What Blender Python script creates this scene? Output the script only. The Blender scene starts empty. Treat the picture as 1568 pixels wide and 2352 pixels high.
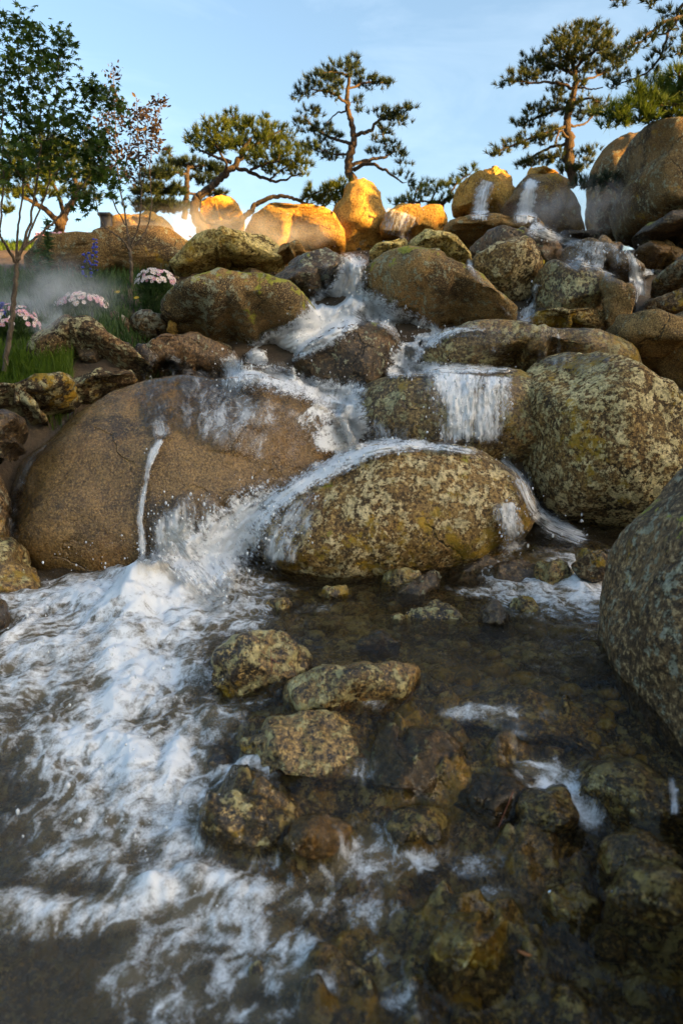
import bpy, math, random
import numpy as np
from mathutils import Vector
from mathutils.bvhtree import BVHTree
import bmesh
R = math.radians
random.seed(7); RNG = np.random.default_rng(7)
scene = bpy.context.scene
COL = scene.collection

# ------------------------------------------------------------------ camera, sky, sun, exposure
CAM_Z = 1.0
PITCH = 8.2
LENS = 26.0
cam_data = bpy.data.cameras.new('camera')
cam = bpy.data.objects.new('camera', cam_data); COL.objects.link(cam)
cam.location = (0, 0, CAM_Z); cam.rotation_euler = (R(90 - PITCH), 0, 0)
cam_data.sensor_fit = 'VERTICAL'; cam_data.sensor_height = 36; cam_data.sensor_width = 24
cam_data.lens = LENS; cam_data.clip_start = 0.05; cam_data.clip_end = 2000
cam_data.dof.use_dof = True; cam_data.dof.focus_distance = 4.2; cam_data.dof.aperture_fstop = 2.6
scene.camera = cam

SUN_EL, SUN_AZ = 13.0, 115.0          # azimuth measured from +Y (view direction) towards +X
w = bpy.data.worlds.new('World'); scene.world = w; w.use_nodes = True
nt = w.node_tree
sky = nt.nodes.new('ShaderNodeTexSky'); sky.sky_type = 'NISHITA'; sky.sun_disc = False
sky.sun_elevation = R(SUN_EL); sky.sun_rotation = R(SUN_AZ); sky.air_density = 1.0; sky.dust_density = 4.0; sky.ozone_density = 3.0
bg = nt.nodes['Background']; bg.inputs['Strength'].default_value = 0.11
tint = nt.nodes.new('ShaderNodeMix'); tint.data_type = 'RGBA'; tint.blend_type = 'MULTIPLY'; tint.inputs[0].default_value = 1; tint.inputs[7].default_value = (1.07, 0.955, 0.785, 1)
tc = nt.nodes.new('ShaderNodeTexCoord'); mp = nt.nodes.new('ShaderNodeMapping'); mp.inputs['Scale'].default_value = (1.6, 1.6, 5.0)
cl = nt.nodes.new('ShaderNodeTexNoise'); cl.inputs['Scale'].default_value = 2.2; cl.inputs['Detail'].default_value = 7; cl.inputs['Roughness'].default_value = 0.6; cl.inputs['Distortion'].default_value = 0.6
rm = nt.nodes.new('ShaderNodeMapRange'); rm.inputs[1].default_value = 0.47; rm.inputs[2].default_value = 0.78; rm.inputs[4].default_value = 0.12   # thin high cloud
wh = nt.nodes.new('ShaderNodeMix'); wh.data_type = 'RGBA'; wh.inputs[7].default_value = (3.6, 3.9, 4.1, 1)
nt.links.new(tc.outputs['Generated'], mp.inputs[0]); nt.links.new(mp.outputs[0], cl.inputs['Vector']); nt.links.new(cl.outputs[0], rm.inputs[0]); nt.links.new(rm.outputs[0], wh.inputs[0])
nt.links.new(sky.outputs[0], tint.inputs[6]); nt.links.new(tint.outputs[2], wh.inputs[6]); nt.links.new(wh.outputs[2], bg.inputs['Color'])
sl = bpy.data.lights.new('sun', 'SUN'); sl.energy = 4.8; sl.angle = R(0.5); sl.color = (1.0, 0.56, 0.13)
so = bpy.data.objects.new('sun', sl); COL.objects.link(so)
sd = Vector((math.sin(R(SUN_AZ)) * math.cos(R(SUN_EL)), math.cos(R(SUN_AZ)) * math.cos(R(SUN_EL)), math.sin(R(SUN_EL))))
so.rotation_euler = sd.to_track_quat('Z', 'Y').to_euler(); so.location = (20, -10, 15)
vs = scene.view_settings
scene.display_settings.display_device = 'sRGB'
vs.view_transform = 'Standard'; vs.look = 'None'; vs.exposure = 2.38; vs.gamma = 1; vs.use_curve_mapping = False
cy = scene.cycles
cy.use_denoising = True; cy.transparent_max_bounces = 24; cy.max_bounces = 8; cy.volume_bounces = 1
cy.volume_step_rate = 2.0; cy.caustics_reflective = False; cy.caustics_refractive = True; cy.sample_clamp_indirect = 4.0

# ------------------------------------------------------------------ picture helper: a pixel of a 1568 x 2352 view at a real distance
VF = LENS / 36 * 2352
cp, sp_ = math.cos(R(PITCH)), math.sin(R(PITCH))
def ray(px, py):
    a = (px - 784) / VF; b = (1176 - py) / VF
    return a, cp + b * sp_, -sp_ + b * cp          # right, forward, up
def at(px, py, Y):
    x, y, z = ray(px, py); s = Y / y
    return np.array((x * s, Y, CAM_Z + z * s))
def on_level(px, py, zlev):
    x, y, z = ray(px, py); s = (zlev - CAM_Z) / z
    return np.array((x * s, y * s, zlev))

# ------------------------------------------------------------------ noise
_perm = RNG.permutation(256); _perm = np.concatenate([_perm, _perm, _perm])
_g = RNG.normal(size=(256, 3)); _g /= np.linalg.norm(_g, axis=1)[:, None]
def pn(P):
    P = np.asarray(P, float); i = np.floor(P).astype(int); f = P - i
    u = f * f * f * (f * (f * 6 - 15) + 10); i &= 255
    out = 0
    for dx in (0, 1):
        wx = u[:, 0] if dx else 1 - u[:, 0]
        for dy in (0, 1):
            wy = u[:, 1] if dy else 1 - u[:, 1]
            for dz in (0, 1):
                wz = u[:, 2] if dz else 1 - u[:, 2]
                h = _perm[_perm[_perm[(i[:, 0] + dx) & 255] + ((i[:, 1] + dy) & 255)] + ((i[:, 2] + dz) & 255)]
                d = f - np.array((dx, dy, dz))
                out = out + wx * wy * wz * np.einsum('ij,ij->i', _g[h], d)
    return out * 1.5
def fbm(P, oct=4, lac=2.03, gain=0.5):
    P = np.asarray(P, float); a = 1; s = 0; t = 0
    for o in range(oct):
        s = s + a * pn(P + 17.3 * o); t += a; a *= gain; P = P * lac
    return s / t
def sstep(x, a, b):
    t = np.clip((x - a) / (b - a), 0, 1); return t * t * (3 - 2 * t)

# ------------------------------------------------------------------ object helpers
def tag(o, label=None, cat=None, group=None, kind=None):
    if label: o['label'] = label
    if cat: o['category'] = cat
    if group: o['group'] = group
    if kind: o['kind'] = kind
    return o
def mesh_obj(name, verts, faces, mat, parent=None, loc=None, smooth=True):
    me = bpy.data.meshes.new(name)
    verts = np.asarray(verts, float)
    if loc is not None and parent is None: verts = verts - np.asarray(loc)
    if isinstance(faces, np.ndarray):
        k = faces.shape[1]; nf = len(faces)
        me.vertices.add(len(verts)); me.vertices.foreach_set('co', verts.astype(np.float32).ravel())
        me.loops.add(nf * k); me.loops.foreach_set('vertex_index', faces.astype(np.int32).ravel())
        me.polygons.add(nf); me.polygons.foreach_set('loop_start', np.arange(nf, dtype=np.int32) * k)
        me.update(calc_edges=True); me.validate()
    else:
        me.from_pydata(verts.tolist(), [], faces); me.update()
    if smooth: me.polygons.foreach_set('use_smooth', np.ones(len(me.polygons), dtype=bool))
    for m in (mat if isinstance(mat, (list, tuple)) else [mat]): me.materials.append(m)
    o = bpy.data.objects.new(name, me); COL.objects.link(o)
    if loc is not None and parent is None: o.location = loc
    if parent is not None:
        o.parent = parent
    return o
def empty(name, loc):
    o = bpy.data.objects.new(name, None); COL.objects.link(o); o.location = tuple(loc); o.empty_display_size = 0.1
    return o
def grid_faces(n, m):
    i = np.arange(n - 1)[:, None] * m + np.arange(m - 1)[None, :]
    return np.stack([i, i + 1, i + m + 1, i + m], -1).reshape(-1, 4)
def add_attr(o, name, vals):
    a = o.data.attributes.new(name, 'FLOAT', 'POINT'); a.data.foreach_set('value', np.asarray(vals, np.float32).ravel())
def add_uv(o, uv):           # uv per vertex
    l = o.data.uv_layers.new(name='UVMap'); li = np.empty(len(o.data.loops), np.int32); o.data.loops.foreach_get('vertex_index', li)
    l.data.foreach_set('uv', np.asarray(uv, np.float32)[li].ravel())
def tube(pts, rad, sides=7, wob=0.0, seed=0):
    pts = np.asarray(pts, float); n = len(pts); rad = np.asarray(rad, float)
    t = np.gradient(pts, axis=0); t /= np.linalg.norm(t, axis=1)[:, None] + 1e-9
    ref = np.array((0.3, 1, 0.2)); a = np.cross(t, ref); a /= np.linalg.norm(a, axis=1)[:, None] + 1e-9; b = np.cross(t, a)
    th = np.linspace(0, 2 * np.pi, sides, endpoint=False)
    r = rad[:, None] * np.ones(sides)
    if wob:
        q = np.stack(np.broadcast_arrays(np.cos(th)[None] * 1.3 + seed, np.sin(th)[None] * 1.3, np.arange(n)[:, None] * 0.7), -1).reshape(-1, 3)
        r = r * (1 + wob * pn(q).reshape(n, sides))
    V = pts[:, None] + r[..., None] * (np.cos(th)[None, :, None] * a[:, None] + np.sin(th)[None, :, None] * b[:, None])
    F = []
    i = np.arange(n - 1)[:, None] * sides; j = np.arange(sides)[None]; k = (j + 1) % sides
    F = np.stack([i + j, i + k, i + k + sides, i + j + sides], -1).reshape(-1, 4)
    return V.reshape(-1, 3), F
def smooth_line(P, n):
    P = np.asarray(P, float)
    if len(P) == 2:
        t = np.linspace(0, 1, n)[:, None]; return P[0] * (1 - t) + P[1] * t
    Q = np.vstack([2 * P[0] - P[1], P, 2 * P[-1] - P[-2]]); out = []
    tt = np.linspace(0, len(P) - 1 - 1e-6, n)
    for t in tt:
        i = int(t); f = t - i; p0, p1, p2, p3 = Q[i:i + 4]
        out.append(0.5 * (2 * p1 + (p2 - p0) * f + (2 * p0 - 5 * p1 + 4 * p2 - p3) * f * f + (3 * p1 - p0 - 3 * p2 + p3) * f ** 3))
    return np.array(out)
class Acc:
    def __init__(s): s.v = []; s.f = []; s.n = 0
    def add(s, V, F): s.v.append(np.asarray(V)); s.f.append(np.asarray(F) + s.n); s.n += len(V)
    def get(s): return np.vstack(s.v), np.vstack(s.f)

# ------------------------------------------------------------------ materials
class NT:
    def __init__(s, name):
        s.m = bpy.data.materials.new(name); s.m.use_nodes = True; s.t = s.m.node_tree; s.t.nodes.clear()
        s.out = s.t.nodes.new('ShaderNodeOutputMaterial')
    def n(s, ty, **k):
        x = s.t.nodes.new('ShaderNode' + ty)
        for a, v in k.items(): setattr(x, a, v)
        return x
    def set(s, sock, v):
        if hasattr(v, 'is_linked') or isinstance(v, bpy.types.NodeSocket): s.t.links.new(v, sock)
        elif isinstance(v, (tuple, list)): sock.default_value = tuple(v) + ((1,) if len(v) == 3 and sock.type == 'RGBA' else ())
        else: sock.default_value = v
    def noise(s, vec, scale, detail=4, rough=0.6, dist=0.0):
        x = s.n('TexNoise'); s.set(x.inputs['Vector'], vec); s.set(x.inputs['Scale'], scale)
        x.inputs['Detail'].default_value = detail; x.inputs['Roughness'].default_value = rough; x.inputs['Distortion'].default_value = dist
        return x.outputs[0]
    def math(s, op, a, b=0.0, clamp=False):
        x = s.n('Math', operation=op, use_clamp=clamp); s.set(x.inputs[0], a); s.set(x.inputs[1], b); return x.outputs[0]
    def step(s, v, a, b, lo=0.0, hi=1.0):
        x = s.n('MapRange', interpolation_type='SMOOTHSTEP'); s.set(x.inputs[0], v); s.set(x.inputs[1], a); s.set(x.inputs[2], b); s.set(x.inputs[3], lo); s.set(x.inputs[4], hi)
        return x.outputs[0]
    def mix(s, f, a, b, mode='MIX'):
        x = s.n('Mix', data_type='RGBA', blend_type=mode); s.set(x.inputs[0], f); s.set(x.inputs[6], a); s.set(x.inputs[7], b); return x.outputs[2]
    def vmath(s, op, a, b):
        x = s.n('VectorMath', operation=op); s.set(x.inputs[0], a); s.set(x.inputs[1], b); return x.outputs[0]
    def mixsh(s, f, a, b):
        x = s.n('MixShader'); s.set(x.inputs[0], f); s.t.links.new(a, x.inputs[1]); s.t.links.new(b, x.inputs[2]); return x.outputs[0]
    def bump(s, h, strength, dist, normal=None):
        x = s.n('Bump'); x.inputs['Strength'].default_value = strength; x.inputs['Distance'].default_value = dist; s.set(x.inputs['Height'], h)
        if normal is not None: s.t.links.new(normal, x.inputs['Normal'])
        return x.outputs[0]
    def attr(s, name):
        x = s.n('Attribute'); x.attribute_name = name; return x.outputs['Fac']
    def objvec(s):
        tc = s.n('TexCoord').outputs['Object']; oi = s.n('ObjectInfo').outputs['Random']
        return s.vmath('ADD', tc, s.math('MULTIPLY', oi, 53.0))
    def surf(s, o): s.t.links.new(o, s.out.inputs[0]); return s.m

GAIN = (1.50, 1.40, 1.12)
def rock_mat(name, dark, light, grain=(0.30, 0.22, 0.12), grain_amt=0.35, pale=0.0, yellow=0.0, lime=0.0, stain=0.3, rough=0.85,
             palecol=((0.42, 0.40, 0.24), (0.30, 0.32, 0.22)), pale_scale=16.0, bump=1.0, gscale=48.0, cracks=0.85):
    dark, light, grain = [tuple(a * b for a, b in zip(q, GAIN)) for q in (dark, light, grain)]
    s = NT(name); v = s.objvec()
    big = s.noise(v, 1.6, 3, 0.55); med = s.noise(v, 9, 6, 0.7); fine = s.noise(v, gscale, 3, 0.75); mid2 = s.noise(v, 24, 5, 0.75)
    t = s.math('ADD', s.math('MULTIPLY', big, 0.55), s.math('MULTIPLY', med, 0.45))
    c = s.mix(s.step(t, 0.36, 0.64), dark, light)
    c = s.mix(s.math('MULTIPLY', s.step(s.noise(v, 2.3, 2), 0.5, 0.72), 0.5), c, (light[0] * 1.25, light[1] * 0.95, light[2] * 0.62))
    st = s.step(s.math('ADD', s.noise(v, 2.1, 6, 0.62), s.math('MULTIPLY', med, 0.25)), 0.75 - 0.25 * stain, 0.85 - 0.25 * stain)
    c = s.mix(s.math('MULTIPLY', st, 0.8), c, (0.022, 0.017, 0.013))
    # broad weathering, and a few cracks
    pv = s.vmath('ADD', v, (31.0, 5.0, 2.0)); pa = s.noise(pv, 0.9, 5, 0.62, 0.4)
    c = s.mix(s.step(pa, 0.46, 0.30, 0.0, 0.62), c, (dark[0] * 0.55, dark[1] * 0.52, dark[2] * 0.5))
    c = s.mix(s.step(pa, 0.54, 0.72, 0.0, 0.55), c, (light[0] * 1.35, light[1] * 1.22, light[2] * 1.0))
    cv = s.n('TexNoise'); s.set(cv.inputs['Vector'], v); cv.inputs['Scale'].default_value = 2.5; cv.inputs['Detail'].default_value = 5
    cr = s.n('TexVoronoi', feature='DISTANCE_TO_EDGE'); s.set(cr.inputs['Vector'], s.vmath('ADD', v, s.vmath('MULTIPLY', cv.outputs[1], (0.5, 0.5, 0.5)))); cr.inputs['Scale'].default_value = 1.5
    crk = s.math('MULTIPLY', s.step(cr.outputs['Distance'], 0.016, 0.002), s.step(s.noise(pv, 2.1, 2), 0.50, 0.60))
    c = s.mix(s.math('MULTIPLY', crk, cracks), c, (0.012, 0.009, 0.006))
    # mineral grain: dark pits and light flecks
    c = s.mix(s.math('MULTIPLY', s.step(fine, 0.50, 0.40), min(1, grain_amt * 1.8)), c, (dark[0] * 0.3, dark[1] * 0.28, dark[2] * 0.26))
    c = s.mix(s.math('MULTIPLY', s.step(fine, 0.54, 0.63), min(1, grain_amt * 1.5)), c, grain)
    c = s.mix(s.math('MULTIPLY', s.step(mid2, 0.56, 0.70), grain_amt * 0.8), c, (grain[0] * 0.8, grain[1] * 0.7, grain[2] * 0.55))
    h = s.math('ADD', s.math('MULTIPLY', med, 0.6), s.math('MULTIPLY', fine, 0.25))
    h = s.math('ADD', h, s.math('MULTIPLY', mid2, 0.35)); h = s.math('SUBTRACT', h, s.math('MULTIPLY', crk, 0.5))
    if pale > 0:
        reg = s.noise(v, 2.0, 3, 0.6)
        pn_ = s.noise(v, pale_scale, 8, 0.74)
        lm = s.math('ADD', s.math('ADD', s.math('MULTIPLY', pn_, 1.0), s.math('MULTIPLY', reg, 0.3)), s.math('MULTIPLY', mid2, 0.5))
        lo = 1.035 - 0.115 * pale
        m = s.step(lm, lo, lo + 0.045)
        pc = s.mix(s.step(s.noise(v, 30, 3), 0.4, 0.62), palecol[0], palecol[1])
        pc = s.mix(s.math('MULTIPLY', s.step(fine, 0.55, 0.45), 0.6), pc, (0.12, 0.10, 0.05))
        c = s.mix(s.math('MULTIPLY', m, 0.92), c, pc)
        h = s.math('ADD', h, s.math('MULTIPLY', m, 0.25))
    if yellow > 0:
        yv = s.vmath('ADD', v, (7.1, 3.3, 9.7))
        ym = s.math('ADD', s.math('ADD', s.math('MULTIPLY', s.noise(yv, 13, 6, 0.75), 0.8), s.math('MULTIPLY', s.noise(yv, 1.7, 3), 0.9)), 0.0)
        lo = 1.01 - 0.13 * yellow
        m = s.step(ym, lo, lo + 0.09)
        yc = s.mix(s.step(s.noise(yv, 25, 3), 0.35, 0.65), (0.42, 0.24, 0.015), (0.27, 0.18, 0.015))
        c = s.mix(s.math('MULTIPLY', m, 0.85), c, yc)
    if lime > 0:
        lv = s.vmath('ADD', v, (1.1, 13.3, 4.7))
        geo = s.n('NewGeometry'); sx = s.n('SeparateXYZ'); s.t.links.new(geo.outputs['Normal'], sx.inputs[0])
        ym = s.math('ADD', s.math('ADD', s.math('MULTIPLY', s.noise(lv, 11, 6, 0.72), 0.8), s.math('MULTIPLY', s.noise(lv, 1.9, 3), 0.9)), s.math('MULTIPLY', sx.outputs[2], 0.12))
        lo = 1.20 - 0.30 * lime
        m = s.step(ym, lo, lo + 0.05)
        c = s.mix(s.math('MULTIPLY', m, 0.9), c, s.mix(s.step(s.noise(lv, 30, 2), 0.4, 0.6), (0.24, 0.25, 0.02), (0.33, 0.30, 0.035)))
    b = s.bump(h, 0.75 * bump, 0.035)
    p = s.n('BsdfPrincipled'); s.set(p.inputs['Base Color'], c); s.set(p.inputs['Roughness'], s.step(med, 0.3, 0.7, rough - 0.08, rough + 0.08)); s.t.links.new(b, p.inputs['Normal'])
    p.inputs['Specular IOR Level'].default_value = 0.5 if rough < 0.6 else 0.3
    return s.surf(p.outputs[0])

M = {}
M['wet_brown'] = rock_mat('wet_brown_granite', (0.050, 0.030, 0.013), (0.158, 0.098, 0.040), (0.30, 0.20, 0.085), 0.38, stain=0.2, rough=0.27, gscale=80, cracks=0.15)
M['lichen'] = rock_mat('lichen_granite', (0.075, 0.048, 0.020), (0.190, 0.120, 0.048), (0.34, 0.24, 0.10), 0.5, pale=1.12, yellow=0.80, lime=0.35, stain=0.3, rough=0.65, palecol=((0.70, 0.55, 0.29), (0.52, 0.41, 0.20)), pale_scale=11)
M['heavy_lichen'] = rock_mat('heavily_lichened_granite', (0.055, 0.038, 0.018), (0.150, 0.095, 0.038), (0.32, 0.23, 0.10), 0.5, pale=1.30, yellow=0.6, stain=0.3, rough=0.85, pale_scale=15, palecol=((0.72, 0.58, 0.30), (0.52, 0.42, 0.19)))
M['ledge'] = rock_mat('wet_ledge_granite', (0.065, 0.043, 0.018), (0.185, 0.120, 0.048), (0.34, 0.25, 0.11), 0.5, pale=1.05, yellow=0.65, stain=0.25, rough=0.4, pale_scale=10, palecol=((0.50, 0.43, 0.21), (0.36, 0.32, 0.14)))
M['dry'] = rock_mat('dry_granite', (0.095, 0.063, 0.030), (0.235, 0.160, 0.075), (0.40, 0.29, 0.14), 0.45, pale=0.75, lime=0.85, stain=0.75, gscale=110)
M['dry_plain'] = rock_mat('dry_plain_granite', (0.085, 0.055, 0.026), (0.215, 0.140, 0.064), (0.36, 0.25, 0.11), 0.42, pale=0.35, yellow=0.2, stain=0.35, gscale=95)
M['dark'] = rock_mat('dark_wet_rock', (0.027, 0.018, 0.011), (0.095, 0.062, 0.033), (0.21, 0.14, 0.07), 0.4, pale=0.35, lime=0.5, stain=0.5, rough=0.36)
M['gold'] = rock_mat('golden_granite', (0.19, 0.115, 0.030), (0.38, 0.22, 0.052), (0.44, 0.29, 0.09), 0.35, pale=0.1, stain=0.1)  # granite with the golden sunlight put into its base colour
M['yellow_lichen'] = rock_mat('yellow_lichen_granite', (0.12, 0.082, 0.026), (0.27, 0.18, 0.055), (0.32, 0.24, 0.11), 0.5, pale=1.5, yellow=0.6, stain=0.3, palecol=((0.80, 0.62, 0.24), (0.62, 0.46, 0.13)), pale_scale=13)  # yellow lichen, with base and cover brightened to stand in for direct sun
M['orange_lichen'] = rock_mat('orange_lichen_rock', (0.040, 0.028, 0.018), (0.115, 0.075, 0.042), (0.24, 0.17, 0.09), 0.4, pale=1.15, yellow=0.95, stain=0.4, palecol=((0.46, 0.40, 0.21), (0.36, 0.33, 0.18)))
M['grey'] = rock_mat('grey_brown_granite', (0.045, 0.029, 0.016), (0.135, 0.085, 0.042), (0.30, 0.22, 0.13), 0.5, pale=0.8, lime=0.30, yellow=0.5, stain=0.4, rough=0.6, palecol=((0.36, 0.34, 0.23), (0.28, 0.27, 0.20)), gscale=42, pale_scale=16)
M['stream'] = rock_mat('stream_stone', (0.030, 0.020, 0.009), (0.165, 0.105, 0.040), (0.36, 0.25, 0.10), 0.55, pale=1.05, yellow=0.85, stain=0.65, rough=0.30, pale_scale=17, palecol=((0.62, 0.49, 0.21), (0.38, 0.32, 0.13)), gscale=60)
M['stream_dark'] = rock_mat('dark_stream_stone', (0.017, 0.012, 0.008), (0.070, 0.044, 0.024), (0.17, 0.12, 0.06), 0.4, pale=0.25, stain=0.5, rough=0.3, gscale=55)

M['tower'] = rock_mat('tower_granite', (0.070, 0.046, 0.022), (0.165, 0.108, 0.050), (0.32, 0.23, 0.11), 0.42, pale=0.7, yellow=0.3, stain=0.6, gscale=95, pale_scale=14)
def ground_mat():
    s = NT('soil'); tc = s.n('TexCoord').outputs['Object']
    a = s.noise(tc, 3, 6, 0.65); b = s.noise(tc, 40, 4, 0.7)
    c = s.mix(s.step(a, 0.35, 0.65), (0.045, 0.030, 0.017), (0.115, 0.075, 0.040))
    c = s.mix(s.math('MULTIPLY', s.step(b, 0.55, 0.7), 0.5), c, (0.18, 0.13, 0.07))
    p = s.n('BsdfPrincipled'); s.set(p.inputs['Base Color'], c); p.inputs['Roughness'].default_value = 0.8
    s.t.links.new(s.bump(s.math('ADD', a, s.math('MULTIPLY', b, 0.4)), 0.8, 0.04), p.inputs['Normal'])
    return s.surf(p.outputs[0])
M['ground'] = ground_mat()
def bed_mat():
    s = NT('streambed'); tc = s.n('TexCoord').outputs['Object']
    vv = s.vmath('ADD', tc, s.n('TexNoise').outputs[1])
    vo = s.n('TexVoronoi'); s.t.links.new(tc, vo.inputs['Vector']); vo.inputs['Scale'].default_value = 11; vo.inputs['Randomness'].default_value = 1
    a = s.noise(tc, 7, 6, 0.7); b = s.noise(tc, 60, 4, 0.7)
    hs = s.n('SeparateColor'); s.t.links.new(vo.outputs['Color'], hs.inputs[0])
    c = s.mix(s.step(hs.outputs[0], 0.2, 0.9), (0.030, 0.022, 0.013), (0.13, 0.095, 0.045))
    c = s.mix(s.step(hs.outputs[1], 0.75, 0.9), c, (0.16, 0.15, 0.085))
    c = s.mix(s.step(a, 0.42, 0.66), c, (0.035, 0.026, 0.016))
    c = s.mix(s.math('MULTIPLY', s.step(b, 0.55, 0.68), 0.5), c, (0.20, 0.16, 0.08))
    c = s.mix(s.step(vo.outputs['Distance'], 0.35, 0.6), c, (0.012, 0.009, 0.006))
    p = s.n('BsdfPrincipled'); s.set(p.inputs['Base Color'], c); p.inputs['Roughness'].default_value = 0.5
    s.t.links.new(s.bump(s.math('SUBTRACT', s.math('MULTIPLY', a, 0.5), vo.outputs['Distance']), 0.9, 0.05), p.inputs['Normal'])
    return s.surf(p.outputs[0])
M['bed'] = bed_mat()

def white_shader(s, nrm, col=(0.92, 0.93, 0.94)):
    p = s.n('BsdfPrincipled'); s.set(p.inputs['Base Color'], col); p.inputs['Roughness'].default_value = 0.45
    p.inputs['Specular IOR Level'].default_value = 0.35
    tr = s.n('BsdfTranslucent'); s.set(tr.inputs['Color'], (0.8, 0.85, 0.88))
    if nrm is not None: s.t.links.new(nrm, p.inputs['Normal']); s.t.links.new(nrm, tr.inputs['Normal'])
    return s.mixsh(0.12, p.outputs[0], tr.outputs[0])
def clear_shader(s, nrm, tint, rough=0.04, ior=1.33):
    tr = s.n('BsdfTransparent'); s.set(tr.inputs['Color'], tint)
    gl = s.n('BsdfGlossy'); s.set(gl.inputs['Color'], (0.95, 0.97, 1)); s.set(gl.inputs['Roughness'], rough)
    fr = s.n('Fresnel'); fr.inputs['IOR'].default_value = ior
    if nrm is not None: s.t.links.new(nrm, gl.inputs['Normal']); s.t.links.new(nrm, fr.inputs['Normal'])
    return s.mixsh(fr.outputs[0], tr.outputs[0], gl.outputs[0])
def falls_mat(name, fu=4.0, fv=38.0, lo=0.30, hi=1.05, tint=(0.93, 0.90, 0.84), amp=(1.1, 0.9, 1.0), film=1.0, warp=(0.10, 0.006)):
    s = NT(name); uv = s.n('UVMap').outputs[0]
    d = s.attr('dens')
    oi = s.n('ObjectInfo').outputs['Random']; uv = s.vmath('ADD', uv, s.math('MULTIPLY', oi, 31.0))
    wr = s.n('TexNoise'); s.t.links.new(uv, wr.inputs['Vector']); wr.inputs['Scale'].default_value = 5; wr.inputs['Detail'].default_value = 4
    wv = s.vmath('ADD', uv, s.vmath('MULTIPLY', s.vmath('SUBTRACT', wr.outputs[1], (0.5, 0.5, 0.5)), (warp[0], warp[1], 0)))
    a = s.noise(s.vmath('MULTIPLY', wv, (fu, fv, 1)), 1, 5, 0.65)
    b = s.noise(s.vmath('MULTIPLY', wv, (fu * 5, fv * 2.0, 1)), 1, 5, 0.75)
    cc = s.noise(s.vmath('MULTIPLY', wv, (fu * 1.3, fv * 0.3, 1)), 1, 4, 0.65)
    m = d
    for q, k in zip((a, b, cc), amp): m = s.math('ADD', m, s.math('MULTIPLY', s.math('SUBTRACT', q, 0.5), k))
    foam = s.math('MULTIPLY', s.step(m, lo, hi), s.step(d, 0.0, 0.3))
    h = s.math('ADD', s.math('MULTIPLY', a, 0.6), s.math('MULTIPLY', b, 0.5))
    nb = s.bump(h, 0.6, 0.03)
    cl = clear_shader(s, nb, tint)
    none = s.n('BsdfTransparent').outputs[0]
    cl = s.mixsh(s.math('MULTIPLY', s.step(m, 0.0, 0.35), film), none, cl)
    return s.surf(s.mixsh(s.math('MULTIPLY', foam, 0.90), cl, white_shader(s, nb)))
M['falls'] = falls_mat('falling_water')
M['rapids'] = falls_mat('churning_water', 13.0, 17.0, 0.25, 0.95, amp=(1.3, 1.7, 1.3), warp=(0.06, 0.06))
M['film'] = falls_mat('water_film', 4.0, 16.0, 0.40, 1.25, amp=(1.2, 0.9, 1.1))
M['lace'] = falls_mat('lacy_water', 5.0, 15.0, 0.30, 1.55, amp=(1.5, 1.2, 0.9), warp=(0.22, 0.12))

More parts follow.
